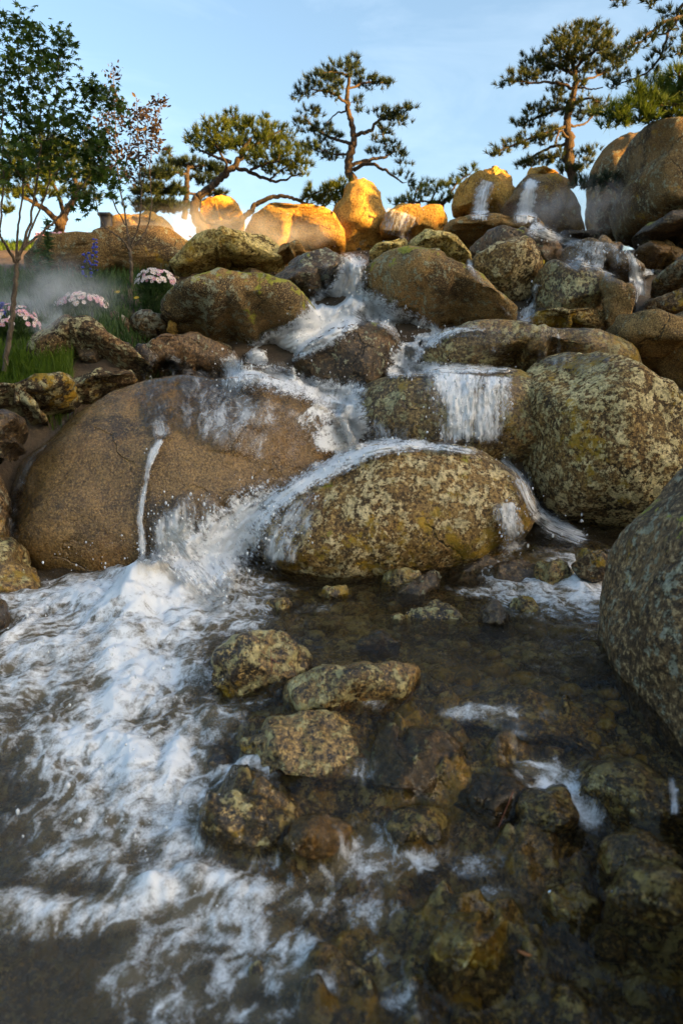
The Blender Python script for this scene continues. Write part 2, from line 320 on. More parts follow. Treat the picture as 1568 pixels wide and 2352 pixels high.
def water_mat():
    s = NT('stream_water'); tc = s.n('TexCoord').outputs['Object']
    f = s.attr('foam'); fl = s.n('UVMap').outputs[0]       # uv holds flow-aligned coordinates in metres
    wr = s.n('TexNoise'); s.t.links.new(tc, wr.inputs['Vector']); wr.inputs['Scale'].default_value = 5; wr.inputs['Detail'].default_value = 3
    wv = s.vmath('ADD', fl, s.vmath('MULTIPLY', s.vmath('SUBTRACT', wr.outputs[1], (0.5, 0.5, 0.5)), (0.12, 0.12, 0)))
    a = s.noise(s.vmath('MULTIPLY', wv, (8, 19, 1)), 1, 5, 0.65)
    b = s.noise(s.vmath('MULTIPLY', wv, (48, 92, 1)), 1, 5, 0.75)
    c = s.noise(tc, 11, 4, 0.65)
    g = s.noise(tc, 150, 3, 0.8)
    c2 = s.noise(s.vmath('MULTIPLY', tc, (26, 22, 26)), 1, 6, 0.78)
    vo = s.n('TexVoronoi', feature='DISTANCE_TO_EDGE'); vo.inputs['Scale'].default_value = 1.0
    wv2 = s.vmath('ADD', fl, s.vmath('MULTIPLY', s.vmath('SUBTRACT', wr.outputs[1], (0.5, 0.5, 0.5)), (0.30, 0.30, 0)))
    s.set(vo.inputs['Vector'], s.vmath('MULTIPLY', wv2, (10, 17, 1)))
    web = s.step(vo.outputs['Distance'], 0.30, 0.02)
    m = s.math('ADD', s.math('ADD', f, s.math('MULTIPLY', s.math('SUBTRACT', web, 0.45), 0.34)), s.math('MULTIPLY', s.math('SUBTRACT', a, 0.5), 0.75))
    m = s.math('ADD', m, s.math('MULTIPLY', s.math('SUBTRACT', b, 0.5), 0.75))
    m = s.math('ADD', m, s.math('MULTIPLY', s.math('SUBTRACT', c, 0.5), 1.2))
    m = s.math('ADD', m, s.math('MULTIPLY', s.math('SUBTRACT', c2, 0.5), 1.3))
    m = s.math('ADD', m, s.math('MULTIPLY', s.math('SUBTRACT', g, 0.5), 0.7))
    foam = s.math('MULTIPLY', s.step(m, 0.20, 1.10), s.step(f, 0.03, 0.30))
    rip = s.math('ADD', s.math('MULTIPLY', s.noise(s.vmath('MULTIPLY', wv, (9, 20, 1)), 1, 4, 0.6), 0.7), s.math('MULTIPLY', s.noise(s.vmath('MULTIPLY', wv, (30, 60, 1)), 1, 3, 0.6), 0.38))
    nb = s.bump(rip, 0.75, 0.03)
    fb = s.bump(s.math('ADD', s.math('MULTIPLY', c2, 0.7), s.math('ADD', s.math('MULTIPLY', b, 0.35), s.math('MULTIPLY', g, 0.3))), 0.45, 0.03)
    cl = clear_shader(s, nb, (0.90, 0.83, 0.66), 0.03, 1.26)
    tb = s.attr('turbid')
    milky = s.n('BsdfDiffuse'); s.set(milky.inputs[0], (0.20, 0.165, 0.110))
    tdf = s.n('BsdfDiffuse'); s.set(tdf.inputs[0], (0.070, 0.056, 0.038)); tgl = s.n('BsdfGlossy'); tgl.inputs['Roughness'].default_value = 0.06; s.t.links.new(nb, tgl.inputs['Normal'])
    tfr = s.n('Fresnel'); tfr.inputs['IOR'].default_value = 1.28; s.t.links.new(nb, tfr.inputs['Normal'])
    cl = s.mixsh(s.math('MULTIPLY', tb, 1.0), cl, s.mixsh(tfr.outputs[0], tdf.outputs[0], tgl.outputs[0]))
    cl = s.mixsh(s.math('MULTIPLY', s.step(f, 0.08, 0.5), 0.5), cl, milky.outputs[0])
    return s.surf(s.mixsh(s.math('MULTIPLY', foam, 0.96), cl, white_shader(s, fb)))
M['water'] = water_mat()
def drop_mat():
    s = NT('spray_drops'); return s.surf(s.mixsh(0.35, white_shader(s, None), clear_shader(s, None, (0.95, 0.97, 1))))
M['drop'] = drop_mat()

def leaf_mat(name, c1, c2, trans=0.35, scale=3.0, rough=0.55):
    s = NT(name); tc = s.n('TexCoord').outputs['Object']
    c = s.mix(s.step(s.noise(tc, scale, 4, 0.7), 0.35, 0.65), c1, c2)
    c = s.mix(s.math('MULTIPLY', s.step(s.noise(tc, scale * 12, 2), 0.4, 0.7), 0.4), c, (c2[0] * 1.4, c2[1] * 1.3, c2[2]))
    p = s.n('BsdfPrincipled'); s.set(p.inputs['Base Color'], c); p.inputs['Roughness'].default_value = rough; p.inputs['Specular IOR Level'].default_value = 0.25
    t = s.n('BsdfTranslucent'); s.set(t.inputs[0], c)
    return s.surf(s.mixsh(trans, p.outputs[0], t.outputs[0]))
M['pine'] = leaf_mat('pine_needles', (0.030, 0.050, 0.012), (0.075, 0.085, 0.018))
M['pine_gold'] = leaf_mat('yellowish_pine_needles', (0.036, 0.064, 0.010), (0.090, 0.112, 0.012))
M['pine_bright'] = leaf_mat('fresh_pine_needles', (0.035, 0.070, 0.010), (0.085, 0.125, 0.014))
M['pine_blue'] = leaf_mat('dark_pine_needles', (0.020, 0.040, 0.018), (0.045, 0.062, 0.022))
M['maple'] = leaf_mat('maple_leaves', (0.018, 0.042, 0.006), (0.060, 0.100, 0.012), 0.45)
M['redleaf'] = leaf_mat('reddish_leaves', (0.040, 0.027, 0.018), (0.085, 0.056, 0.036), 0.3)
M['grass'] = leaf_mat('grass_blades', (0.055, 0.105, 0.010), (0.130, 0.190, 0.020), 0.45)
M['herb'] = leaf_mat('herb_leaves', (0.030, 0.065, 0.018), (0.075, 0.125, 0.035), 0.4)
def bark_mat(name, c1, c2):
    s = NT(name); tc = s.n('TexCoord').outputs['Object']
    v = s.vmath('MULTIPLY', tc, (1, 1, 0.35)); a = s.noise(v, 45, 5, 0.7)
    c = s.mix(s.step(a, 0.38, 0.62), c1, c2)
    p = s.n('BsdfPrincipled'); s.set(p.inputs['Base Color'], c); p.inputs['Roughness'].default_value = 0.9
    s.t.links.new(s.bump(a, 0.9, 0.02), p.inputs['Normal']); return s.surf(p.outputs[0])
M['pinebark'] = bark_mat('pine_bark', (0.026, 0.017, 0.010), (0.085, 0.050, 0.024))
M['pinedark'] = bark_mat('dark_pine_bark', (0.022, 0.015, 0.010), (0.060, 0.038, 0.022))
M['thinbark'] = bark_mat('grey_brown_bark', (0.05, 0.035, 0.022), (0.13, 0.095, 0.06))
def plain(name, c, rough=0.6, var=0.25):
    s = NT(name); tc = s.n('TexCoord').outputs['Object']
    cc = s.mix(s.noise(tc, 20, 4), tuple(x * (1 - var) for x in c), tuple(min(1, x * (1 + var)) for x in c))
    p = s.n('BsdfPrincipled'); s.set(p.inputs['Base Color'], cc); p.inputs['Roughness'].default_value = rough
    return s.surf(p.outputs[0])
M['petal'] = plain('white_petals', (0.72, 0.62, 0.60), 0.6, 0.1)
M['petal_pink'] = plain('pink_petals', (0.62, 0.33, 0.42), 0.6, 0.15)
M['floret'] = plain('yellow_florets', (0.50, 0.28, 0.03))
M['blue'] = plain('blue_petals', (0.025, 0.04, 0.32), 0.6)
M['yellow'] = plain('yellow_petals', (0.65, 0.42, 0.02))
M['post'] = plain('black_metal', (0.014, 0.014, 0.016), 0.5)
M['dead_leaf'] = plain('orange_leaf', (0.40, 0.15, 0.04))
M['needle_red'] = plain('dry_red_needles', (0.20, 0.055, 0.02))

# ------------------------------------------------------------------ ground: one sheet that reaches the horizon
PY = [-40, 0, 1.5, 2.0, 2.5, 3.2, 4.0, 4.6, 4.8, 5.0, 5.3, 5.6, 6.0, 6.2, 6.8, 7.2, 7.5, 8.0, 9.0, 10.0, 13, 16, 22, 60, 3000]
PZ = [-.9, -.9, -.85, -.75, -.55, -.45, -.38, -.08, .30, .70, .93, 1.06, 1.36, 1.48, 1.86, 2.10, 2.24, 2.42, 2.78, 3.0, 3.15, 3.1, 2.0, -2, -2]
LY = [-40, 0, 3.0, 3.7, 4.3, 4.8, 5.1, 6.0, 7.2, 8.0, 10.0, 13, 16, 24, 60, 3000]
LZ = [-.9, -.9, -.40, -.1, .40, .92, 1.22, 1.68, 2.12, 2.42, 3.0, 3.70, 3.75, 2.2, -2, -2]
SHADE_RIDGE_Y = [-150, -60, -24, -16, -14.1, -13.6, -13.1, -12.2, -11.5, -10.6, -8, 0, 20, 80]
SHADE_RIDGE_Z = [5, 18, 17.5, 15.6, 14.58, 13.95, 13.6, 13.75, 13.7, 13.9, 14.0, 13.5, 12, 0]         # unseen ridge added beside the cascade, crest shaped to shade the stream
def ground_z(x, y):
    zc = np.interp(y, PY, PZ); zl = np.interp(y, LY, LZ)
    t0 = np.interp(y, [0, 4.6, 5.2, 6, 14], [.43, .42, .24, .24, .16]); t1 = t0 + 0.07
    m = sstep(-x / np.maximum(y, 0.8), t0, t1)
    z = zc * (1 - m) + zl * m
    z = z + sstep(x / np.maximum(y, 0.8), .50, .8) * np.interp(y, [-5, 0, 2, 6, 10, 14], [1.2, 1.2, 1.0, .6, .5, 0])      # bank beside the stream
    ridge = np.interp(y, SHADE_RIDGE_Y, SHADE_RIDGE_Z)   # added ridge, out of view, that blocks the low sun
    rm = sstep(x, 16, 45.0) * (1 - sstep(x, 48, 110))
    z = np.maximum(z, z * (1 - rm) + ridge * rm)
    return z
def ax(*seg):
    return np.unique(np.round(np.concatenate([np.linspace(a, b, n) for a, b, n in seg]), 4))
gx = ax((-1500, -60, 12), (-60, -8, 27), (-8, 8, 170), (8, 60, 60), (60, 1500, 12))
gy = ax((-300, -30, 14), (-30, 0, 130), (0, 14, 170), (14, 30, 40), (30, 120, 20), (120, 3000, 14))
X, Y = np.meshgrid(gx, gy)
Z = ground_z(X, Y)
P = np.stack([X, Y, Z], -1).reshape(-1, 3)
nz = fbm(P * 1.3, 4) * 0.10 + fbm(P * 5, 3) * 0.03
P[:, 2] += nz * np.clip((14 - np.hypot(P[:, 0], P[:, 1] - 6)) / 4, 0.0, 1) + fbm(P * 0.2, 3) * 0.35 * sstep(P[:, 0], 12, 20)
ground = mesh_obj('ground', P, grid_faces(len(gy), len(gx)), M['ground'])
tag(ground, 'brown soil slope under the boulders', kind='structure')

# ------------------------------------------------------------------ boulders
def norm_(a): return a / np.linalg.norm(a)
_ico = {}
def ico(sub):
    if sub not in _ico:
        bm = bmesh.new(); bmesh.ops.create_icosphere(bm, subdivisions=sub, radius=1)
        V = np.array([v.co[:] for v in bm.verts]); F = np.array([[v.index for v in f.verts] for f in bm.faces]); bm.free()
        _ico[sub] = (V, F)
    return _ico[sub]
def normals(V, F):
    n = np.cross(V[F[:, 1]] - V[F[:, 0]], V[F[:, 2]] - V[F[:, 0]]); N = np.zeros_like(V)
    for k in range(3):
        for c in range(3): N[:, c] += np.bincount(F[:, k], n[:, c], len(V))
    return N / (np.linalg.norm(N, axis=1)[:, None] + 1e-12)
BV, BF, BN = [], [], 0                      # triangles of everything water can run over
def solid(V, F):
    global BN
    BV.append(V); BF.append(F + BN); BN += len(V)
BOULDERS = {}
def boulder(key, label, Y, outline, mat, thick=None, k=0.35, sub=5, amp=0.075, rough=1.0, power=0.66, name='boulder', cat='boulder', group='boulders of the cascade', crag=0.0, seed=None, facets=9, fdepth=.24, squash=1, sink=0):
    seed = len(BOULDERS) * 3.7 + 1 if seed is None else seed
    cpx = np.mean([p[0] for p in outline]); cpy = np.mean([p[1] for p in outline])
    c0 = at(cpx, cpy, Y)
    pts = []
    for px, py in outline:                  # the outline lies on a plane that leans back with the slope
        x, y, z = ray(px, py); s = (Y + k * (CAM_Z - c0[2])) / (y - k * z); pts.append((x * s, y * s, CAM_Z + z * s))
    pts = np.array(pts); e1 = np.array((1., 0, 0)); e2 = np.array((0, k, 1.)) / math.hypot(k, 1); n = np.array((0, -1., k)) / math.hypot(k, 1)
    c = (pts.max(0) + pts.min(0)) / 2
    q = pts - c; a, b = q @ e1, q @ e2
    th = np.linspace(-np.pi, np.pi, 361)[:-1]; r = np.zeros(360)
    N = len(a)
    for i in range(N):
        j = (i + 1) % N; ex, ey = a[j] - a[i], b[j] - b[i]
        den = np.cos(th) * ey - np.sin(th) * ex
        with np.errstate(divide='ignore', invalid='ignore'):
            t = (a[i] * ey - b[i] * ex) / den; u = (a[i] * np.sin(th) - b[i] * np.cos(th)) / den
        ok = (t > 0) & (u >= -1e-6) & (u <= 1 + 1e-6); r[ok] = np.maximum(r[ok], t[ok])
    r[r == 0] = np.median(r[r > 0])
    kk = np.exp(-0.5 * (np.arange(-20, 21) / 7.0) ** 2); kk /= kk.sum()
    r = np.convolve(np.concatenate([r[-20:], r, r[:20]]), kk, 'valid')
    V, F = ico(sub)
    size = math.sqrt(abs(np.prod(np.ptp(np.stack([a, b], 1), axis=0))))
    thick = thick if thick is not None else 0.42 * size
    rho = np.hypot(V[:, 0], V[:, 2]); ang = np.arctan2(V[:, 2], V[:, 0])
    fr = np.random.default_rng(int(seed * 100) + 3); cuts = []
    for _ in range(facets):
        dn = norm_(fr.normal(size=3) * (1, 1, .8))
        if dn[1] > .3: dn[1] *= -1
        cuts.append((dn, 1 - fdepth * fr.uniform(.5, 1.3)))
    def shape(Vs, rads):
        rho = np.hypot(Vs[:, 0], Vs[:, 2]); ang = np.arctan2(Vs[:, 2], Vs[:, 0])
        rr = np.interp(ang, np.append(th, np.pi), np.append(rads, rads[0])) * rho ** power
        Wq = c + (rr * np.cos(ang))[:, None] * e1 + (rr * np.sin(ang))[:, None] * e2 + (-Vs[:, 1] * thick)[:, None] * n
        for dn, lim in cuts:                 # worn flats
            pr = (Wq - c) @ dn; Wq = Wq - (np.maximum(pr - pr.max() * lim, 0) * .8)[:, None] * dn
        return Wq
    # a thick body looks larger than its mid plane: fit its true size until its outline is right
    def proj(Wp):
        y, z = Wp[:, 1], Wp[:, 2] - CAM_Z; f = y * cp - z * sp_; return np.stack([784 + VF * Wp[:, 0] / f, 1176 - VF * (y * sp_ + z * cp) / f], 1)
    V4 = ico(4)[0]; nb = 40; pc = proj(c[None])[0]; edges = np.linspace(-np.pi, np.pi, nb + 1); mid = (edges[1:] + edges[:-1]) / 2
    flat = c + (r * np.cos(th))[:, None] * e1 + (r * np.sin(th))[:, None] * e2; tp = proj(flat) - pc
    ta = np.arctan2(-tp[:, 1], tp[:, 0]); o_ = np.argsort(ta); tr_ = np.interp(mid, ta[o_], np.hypot(*tp.T)[o_], period=2 * np.pi)
    for _ in range(6):
        d_ = proj(shape(V4, r)) - pc; aa = np.arctan2(-d_[:, 1], d_[:, 0]); rp = np.hypot(*d_.T); bi = np.clip(((aa + np.pi) / (2 * np.pi) * nb).astype(int), 0, nb - 1)
        mx = np.zeros(nb); np.maximum.at(mx, bi, rp); ratio = np.clip(1.055 * tr_ / np.maximum(mx, 1e-6), .6, 1.4)
        ratio = (np.roll(ratio, 1) + ratio * 2 + np.roll(ratio, -1)) / 4
        r = r * np.interp(th, mid, ratio, period=2 * np.pi)
    W = shape(V, r)
    Nn = normals(W, F)
    Q = W / size
    d = fbm(Q * 1.7 + seed, 3) * amp * 1.5 + fbm(Q * 5 + seed, 4) * amp * 0.45
    if crag:
        d = d - np.abs(fbm(Q * 3.1 + seed + 9, 4)) * crag + np.round(fbm(Q * 2.2 + seed + 4, 2) * 5) / 5 * crag * 0.5
    d = d * size + fbm(W * 14 + seed, 3) * 0.012 * rough + fbm(W * 45 + seed, 2) * 0.005 * rough
    W = W + Nn * d[:, None]
    if squash != 1: W[:, 2] = c[2] + (W[:, 2] - c[2]) * squash - sink
    o = mesh_obj(name, W, F, M[mat], loc=c)
    tag(o, label, cat, group)
    solid(W, F); BOULDERS[key] = o
    return o
B = boulder
B('A', 'huge wet brown boulder with a thin sheet of water sliding over it', 4.95, [(25,1190),(55,1090),(150,965),(300,893),(450,872),(610,876),(730,925),(800,1005),(810,1090),(760,1200),(640,1330),(480,1400),(300,1410),(140,1380),(70,1330)], 'wet_brown', thick=.72, k=.5, sub=6, amp=.035, facets=5, fdepth=.12)
B('B', 'rounded lichened boulder in the centre with white water parting on both its sides', 4.5, [(590,1230),(620,1150),(720,1085),(830,1045),(975,1024),(1080,1032),(1165,1075),(1212,1150),(1195,1235),(1120,1285),(1000,1325),(820,1360),(670,1350),(600,1300)], 'lichen', thick=.50, k=.35, sub=6, amp=.045, facets=6, fdepth=.14)
B('C', 'very large boulder speckled all over with pale cream lichen', 5.05, [(1165,960),(1205,870),(1280,820),(1390,825),(1500,868),(1610,950),(1670,1080),(1600,1190),(1420,1225),(1280,1195),(1195,1095)], 'heavy_lichen', thick=.72, k=.35, sub=6, amp=.045, power=.7, facets=6, fdepth=.14)
B('D', 'squat lichened boulder behind the wide curtain of falling water', 5.3, [(812,925),(870,872),(1000,858),(1200,852),(1290,900),(1280,1060),(1100,1110),(900,1090),(830,1015)], 'ledge', thick=.55, k=.3, sub=6, amp=.04, power=.55, facets=4, fdepth=.1)
B('E', 'broad flat topped wet ledge above the white foam band', 5.85, [(950,850),(985,785),(1060,760),(1250,754),(1400,778),(1455,830),(1440,920),(1200,930),(960,920)], 'ledge', thick=.55, k=.45, sub=6, amp=.03, power=.5, facets=3, fdepth=.08)
B('F', 'smooth grey brown boulder behind the cream speckled one at the picture edge', 5.7, [(1375,775),(1440,732),(1568,728),(1680,745),(1690,880),(1600,915),(1500,880),(1410,830)], 'dry_plain', thick=.5, k=.4)
B('G', 'dark chocolate wet boulder standing in the middle of the rapids', 5.65, [(672,845),(700,800),(750,765),(810,745),(870,748),(918,785),(915,850),(880,910),(800,925),(720,890)], 'dark', thick=.38, k=.4, amp=.04)
B('H', 'large round granite boulder with lime lichen on its crown, beside the daisies', 6.3, [(375,705),(420,652),(500,625),(600,634),(690,675),(730,740),(700,800),(600,820),(480,815),(405,775)], 'dry', thick=.62, k=.35, sub=6, amp=.045, facets=4, fdepth=.10)
B('I', 'big half dark boulder with lime and cream lichen under the upper rocks', 6.6, [(828,650),(860,608),(940,582),(1020,598),(1105,660),(1190,745),(1120,790),(960,790),(870,740)], 'dry', thick=.65, k=.4, sub=6, amp=.045, facets=4, fdepth=.10)
B('J', 'wet mossy boulder at the lip where the main fall starts', 7.0, [(622,645),(680,590),(740,573),(800,592),(800,680),(720,710),(650,680)], 'dark', thick=.4)
B('K', 'small craggy brown rock wedged above the mossy boulder', 7.4, [(630,592),(645,560),(690,556),(702,580),(680,610)], 'dry_plain', thick=.2, crag=.04, sub=4)
B('L', 'low boulder thickly crusted with yellow and cream lichen', 7.5, [(390,600),(440,550),(540,538),(620,545),(650,575),(640,635),(500,650),(410,640)], 'yellow_lichen', thick=.5)
B('M', 'long brown boulder lying behind the flower bed', 7.9, [(60,600),(100,565),(200,552),(330,540),(420,535),(450,580),(430,670),(90,670)], 'tower', thick=.5, power=.6)
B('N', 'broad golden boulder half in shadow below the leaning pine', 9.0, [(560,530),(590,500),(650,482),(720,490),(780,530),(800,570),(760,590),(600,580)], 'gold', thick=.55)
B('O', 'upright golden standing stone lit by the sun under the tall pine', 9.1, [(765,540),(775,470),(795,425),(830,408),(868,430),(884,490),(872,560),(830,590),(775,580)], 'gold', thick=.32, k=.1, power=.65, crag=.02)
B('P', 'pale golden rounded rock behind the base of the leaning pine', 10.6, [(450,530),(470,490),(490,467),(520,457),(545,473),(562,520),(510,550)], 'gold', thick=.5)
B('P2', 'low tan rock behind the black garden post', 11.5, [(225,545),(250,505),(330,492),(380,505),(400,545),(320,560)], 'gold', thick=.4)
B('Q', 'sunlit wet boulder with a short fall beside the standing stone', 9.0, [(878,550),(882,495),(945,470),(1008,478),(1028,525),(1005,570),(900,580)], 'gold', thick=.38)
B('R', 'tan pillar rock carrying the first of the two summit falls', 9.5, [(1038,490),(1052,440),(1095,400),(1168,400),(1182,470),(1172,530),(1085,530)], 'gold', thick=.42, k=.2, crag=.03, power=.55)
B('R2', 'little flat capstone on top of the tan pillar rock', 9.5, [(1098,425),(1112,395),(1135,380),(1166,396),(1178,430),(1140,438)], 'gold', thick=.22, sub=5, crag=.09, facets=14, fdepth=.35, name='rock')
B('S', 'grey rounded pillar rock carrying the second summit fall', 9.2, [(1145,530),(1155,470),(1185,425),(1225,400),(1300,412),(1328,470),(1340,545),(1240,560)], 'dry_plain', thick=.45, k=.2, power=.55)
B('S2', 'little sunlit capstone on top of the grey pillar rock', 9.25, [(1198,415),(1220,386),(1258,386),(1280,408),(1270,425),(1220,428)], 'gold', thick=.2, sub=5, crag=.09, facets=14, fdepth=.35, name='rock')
B('T', 'towering weathered boulder with a sunlit edge below the pines', 8.6, [(1405,540),(1412,440),(1440,350),(1475,310),(1530,293),(1650,285),(1700,430),(1680,590),(1540,590),(1450,570)], 'tower', thick=.95, k=.12, sub=6, power=.5, amp=.03, facets=5, fdepth=.12)
B('U', 'narrow shaded boulder leaning behind the towering one', 9.8, [(1350,540),(1345,460),(1358,390),(1392,335),(1440,297),(1478,298),(1500,400),(1470,560)], 'tower', thick=.4, k=.1, facets=4, fdepth=.1)
B('V', 'yellowish lichened boulder at the top edge of the half dark one', 7.45, [(925,585),(945,548),(990,533),(1040,538),(1078,575),(1070,615),(1000,615)], 'yellow_lichen', thick=.3)
B('V2', 'small mustard coloured rock beside the start of the main fall', 7.5, [(842,598),(862,565),(900,552),(940,560),(945,600),(880,615)], 'yellow_lichen', thick=.25, sub=4)
B('W', 'wide flat brown slab below the summit falls', 8.2, [(1010,540),(1040,515),(1100,505),(1200,512),(1260,540),(1200,570),(1060,570)], 'dry_plain', thick=.5)
B('X2', 'dark slab of rock with a wet shoulder behind the blocky boulder', 7.6, [(1078,575),(1110,545),(1180,528),(1260,548),(1292,580),(1260,640),(1120,640)], 'dark', thick=.4)
B('X', 'blocky cracked dark boulder wedged point down between two rocks', 6.95, [(1072,625),(1110,580),(1180,545),(1232,560),(1246,620),(1225,690),(1180,712),(1115,670)], 'lichen', thick=.36, k=.05, crag=.03, facets=14, fdepth=.34)
B('Z1', 'square shouldered boulder with mossy top next to the narrow fall', 6.65, [(1226,670),(1245,622),(1310,603),(1380,618),(1396,690),(1370,755),(1235,760)], 'ledge', thick=.4, k=.15, power=.6)
B('Z2', 'wet dome of rock covered with lacy foam below the summit falls', 7.35, [(1262,625),(1305,570),(1375,548),(1440,568),(1466,620),(1440,665),(1300,665)], 'wet_brown', thick=.4)
B('Z3', 'smooth brown rock beyond the foamy dome', 7.8, [(1440,610),(1458,572),(1520,560),(1590,590),(1580,640),(1470,640)], 'wet_brown', thick=.35)
B('Z4', 'green grey lichen boulder by the driftwood like rock, upper of a stacked pair', 6.4, [(1485,670),(1505,640),(1560,600),(1650,585),(1680,690),(1560,710)], 'grey', thick=.35)
B('Z4b', 'green grey lichen boulder by the driftwood like rock, lower of a stacked pair', 6.25, [(1470,725),(1490,685),(1560,670),(1660,670),(1670,760),(1500,760)], 'grey', thick=.35)
B('Z5', 'twisted driftwood like rock with an upright knob', 6.15, [(1378,740),(1385,690),(1378,640),(1405,628),(1432,652),(1455,668),(1445,730),(1400,770)], 'dry_plain', thick=.16, k=0, crag=.06, name='rock')
B('Z6', 'flat pale lichened slab under the square shouldered boulder', 6.3, [(1170,760),(1210,738),(1300,714),(1390,712),(1400,765),(1280,790)], 'heavy_lichen', thick=.3)
B('Z7', 'dark crusted rock at the foot of the towering boulder', 7.7, [(1450,560),(1475,520),(1530,500),(1640,490),(1680,580),(1560,595)], 'dark', thick=.45, crag=.03)
B('Z8', 'small dark stepping rock at the pool below the second summit fall', 8.6, [(1255,555),(1285,535),(1345,530),(1400,545),(1380,570),(1290,570)], 'dark', thick=.2, sub=4)
B('RR', 'massive dark rough boulder rising out of the water in front of the cream speckled one', 2.72, [(1400,1480),(1404,1370),(1432,1285),(1482,1205),(1590,1100),(1730,1020),(1950,1050),(2050,1400),(1950,1850),(1670,1930),(1505,1830),(1430,1670)], 'grey', thick=.66, k=.3, sub=6, amp=.045, power=.55, facets=6, fdepth=.12)
# bank beside the flower bed
B('L1', 'craggy ledge crusted with cream and orange lichen below the grass', 4.75, [(-60,910),(20,885),(100,872),(180,878),(190,915),(130,950),(110,978),(30,955),(-60,960)], 'orange_lichen', thick=.22, crag=.05, k=.6)
B('L1b', 'narrow craggy lichen ledge reaching to the top of the wet boulder', 4.95, [(130,905),(160,872),(230,850),(310,858),(325,880),(240,900),(160,930)], 'orange_lichen', thick=.16, crag=.05, k=.6)
B('L2', 'sloping violet brown rock with a band of orange lichen', 5.45, [(60,800),(110,765),(200,752),(285,785),(345,850),(335,900),(180,890),(80,860)], 'orange_lichen', thick=.35, k=.8)
B('L3', 'low dark boulder with white lichen on its rim above the rapids', 5.8, [(318,830),(335,790),(380,767),(460,775),(540,815),(535,865),(430,895),(330,880)], 'dark', thick=.35, k=.5)
B('L3b', 'black jagged little rock leaning on the low dark boulder', 5.6, [(305,830),(312,790),(340,790),(362,830),(350,850)], 'stream_dark', thick=.12, sub=4, crag=.05, name='rock')
B('L4a', 'pitted grey stone behind the violet brown rock', 6.1, [(235,760),(240,728),(270,715),(300,735),(305,775),(265,795)], 'grey', thick=.14, sub=4, crag=.06, name='rock')
B('L4b', 'lichen grey stone squeezed against the large round boulder', 6.15, [(300,760),(305,725),(340,712),(382,725),(392,765),(340,790)], 'grey', thick=.16, sub=4, crag=.03, name='rock')
B('L4c', 'small tan upright splinter of stone by the large round boulder', 6.05, [(383,760),(388,735),(400,730),(408,760),(400,778)], 'gold', thick=.06, sub=4, name='rock', k=0)
B('L5', 'dark shaded rock low on the sandy bank', 4.3, [(-80,965),(10,940),(55,970),(58,1030),(20,1060),(-80,1070)], 'stream_dark', thick=.25)
B('L5b', 'greyish rock crusted with lichen under the shaded one', 4.2, [(-90,1110),(-10,1080),(20,1150),(25,1230),(-10,1270),(-90,1270)], 'grey', thick=.2)
B('L6', 'pale wet rock at the foot of the huge brown boulder', 4.0, [(-70,1270),(0,1240),(45,1255),(75,1300),(115,1350),(60,1390),(-70,1390)], 'ledge', thick=.22)
B('L7', 'dark rock poking out of the foam at the picture edge', 3.3, [(-90,1410),(-30,1380),(12,1385),(30,1425),(22,1490),(-90,1510)], 'stream_dark', thick=.2, sub=4)
# stones of the stream
S_ = dict(name='stone', cat='stone', group='stones in the stream')
def St(key, label, Y, outline, mat, **kw):
    kw = {**S_, 'facets': 14, 'fdepth': .40, 'amp': .11, 'crag': .04, **kw}; return boulder(key, label, Y, outline, mat, **kw)
St('s1', 'half dome stone with a dark hollow face and pale lichen rim in the pool', 2.75, [(478,1555),(510,1490),(585,1448),(665,1452),(708,1500),(705,1560),(600,1620),(510,1600)], 'stream', thick=.15, k=.4, crag=.05)
St('s2', 'flat topped wet stone just beyond the half dome one', 2.62, [(648,1605),(672,1560),(760,1540),(935,1535),(962,1580),(900,1640),(760,1660),(670,1650)], 'stream', thick=.2, k=.5, crag=.01, facets=6, fdepth=.15, amp=.07, squash=1.15, sink=-.01)
St('s3', 'wide submerged ledge stone with little falls dripping from its lip', 2.5, [(1010,1625),(1060,1580),(1180,1555),(1320,1580),(1400,1620),(1390,1710),(1200,1710),(1050,1680)], 'stream', thick=.22, k=.6, crag=.03, squash=.72, sink=.02)
St('s4', 'large lichen mottled stone in the middle of the lower stream', 2.32, [(570,1720),(610,1655),(740,1640),(860,1675),(870,1780),(780,1830),(650,1810)], 'stream', thick=.17, k=.6, crag=.03, squash=.9, sink=0)
St('s5', 'black wet stone where the foam ends', 2.35, [(425,1740),(470,1690),(550,1695),(600,1750),(560,1800),(460,1800)], 'stream_dark', thick=.14, k=.5, crag=.04, squash=.72, sink=.02)
St('s6', 'reddish dark stone with water sliding down its face', 2.22, [(860,1745),(905,1670),(1000,1632),(1065,1690),(1065,1800),(980,1850),(890,1820)], 'dark', thick=.16, k=.4, crag=.03, squash=.72, sink=.02)
St('s7', 'smooth nearly black slab stone holding a red pine needle', 2.12, [(1030,1840),(1090,1750),(1170,1722),(1245,1770),(1230,1860),(1130,1910),(1050,1900)], 'stream_dark', thick=.15, k=.5, squash=.72, sink=.02)
St('s8', 'big yellowish wet stone below the massive dark boulder', 2.1, [(1310,1830),(1350,1730),(1440,1700),(1540,1760),(1620,1830),(1590,1930),(1420,1930)], 'stream', thick=.2, k=.5, crag=.03, squash=.72, sink=.02)
St('s9', 'yellow flecked stone under the small white foam patch', 2.0, [(1180,1850),(1220,1790),(1300,1790),(1330,1860),(1290,1920),(1210,1910)], 'stream', thick=.12, k=.5, sub=4, squash=.72, sink=.02)
St('s10', 'stone with a pale green lichen cap rising from the calm pool', 3.45, [(925,1455),(945,1405),(1000,1380),(1050,1400),(1062,1465),(1000,1490)], 'stream', thick=.13, k=.4, crag=.04)
St('s10b', 'small pale lichen stone beside the green capped one', 3.42, [(885,1435),(905,1410),(940,1412),(950,1440),(915,1455)], 'stream', thick=.07, k=.4, sub=4, crag=.04)
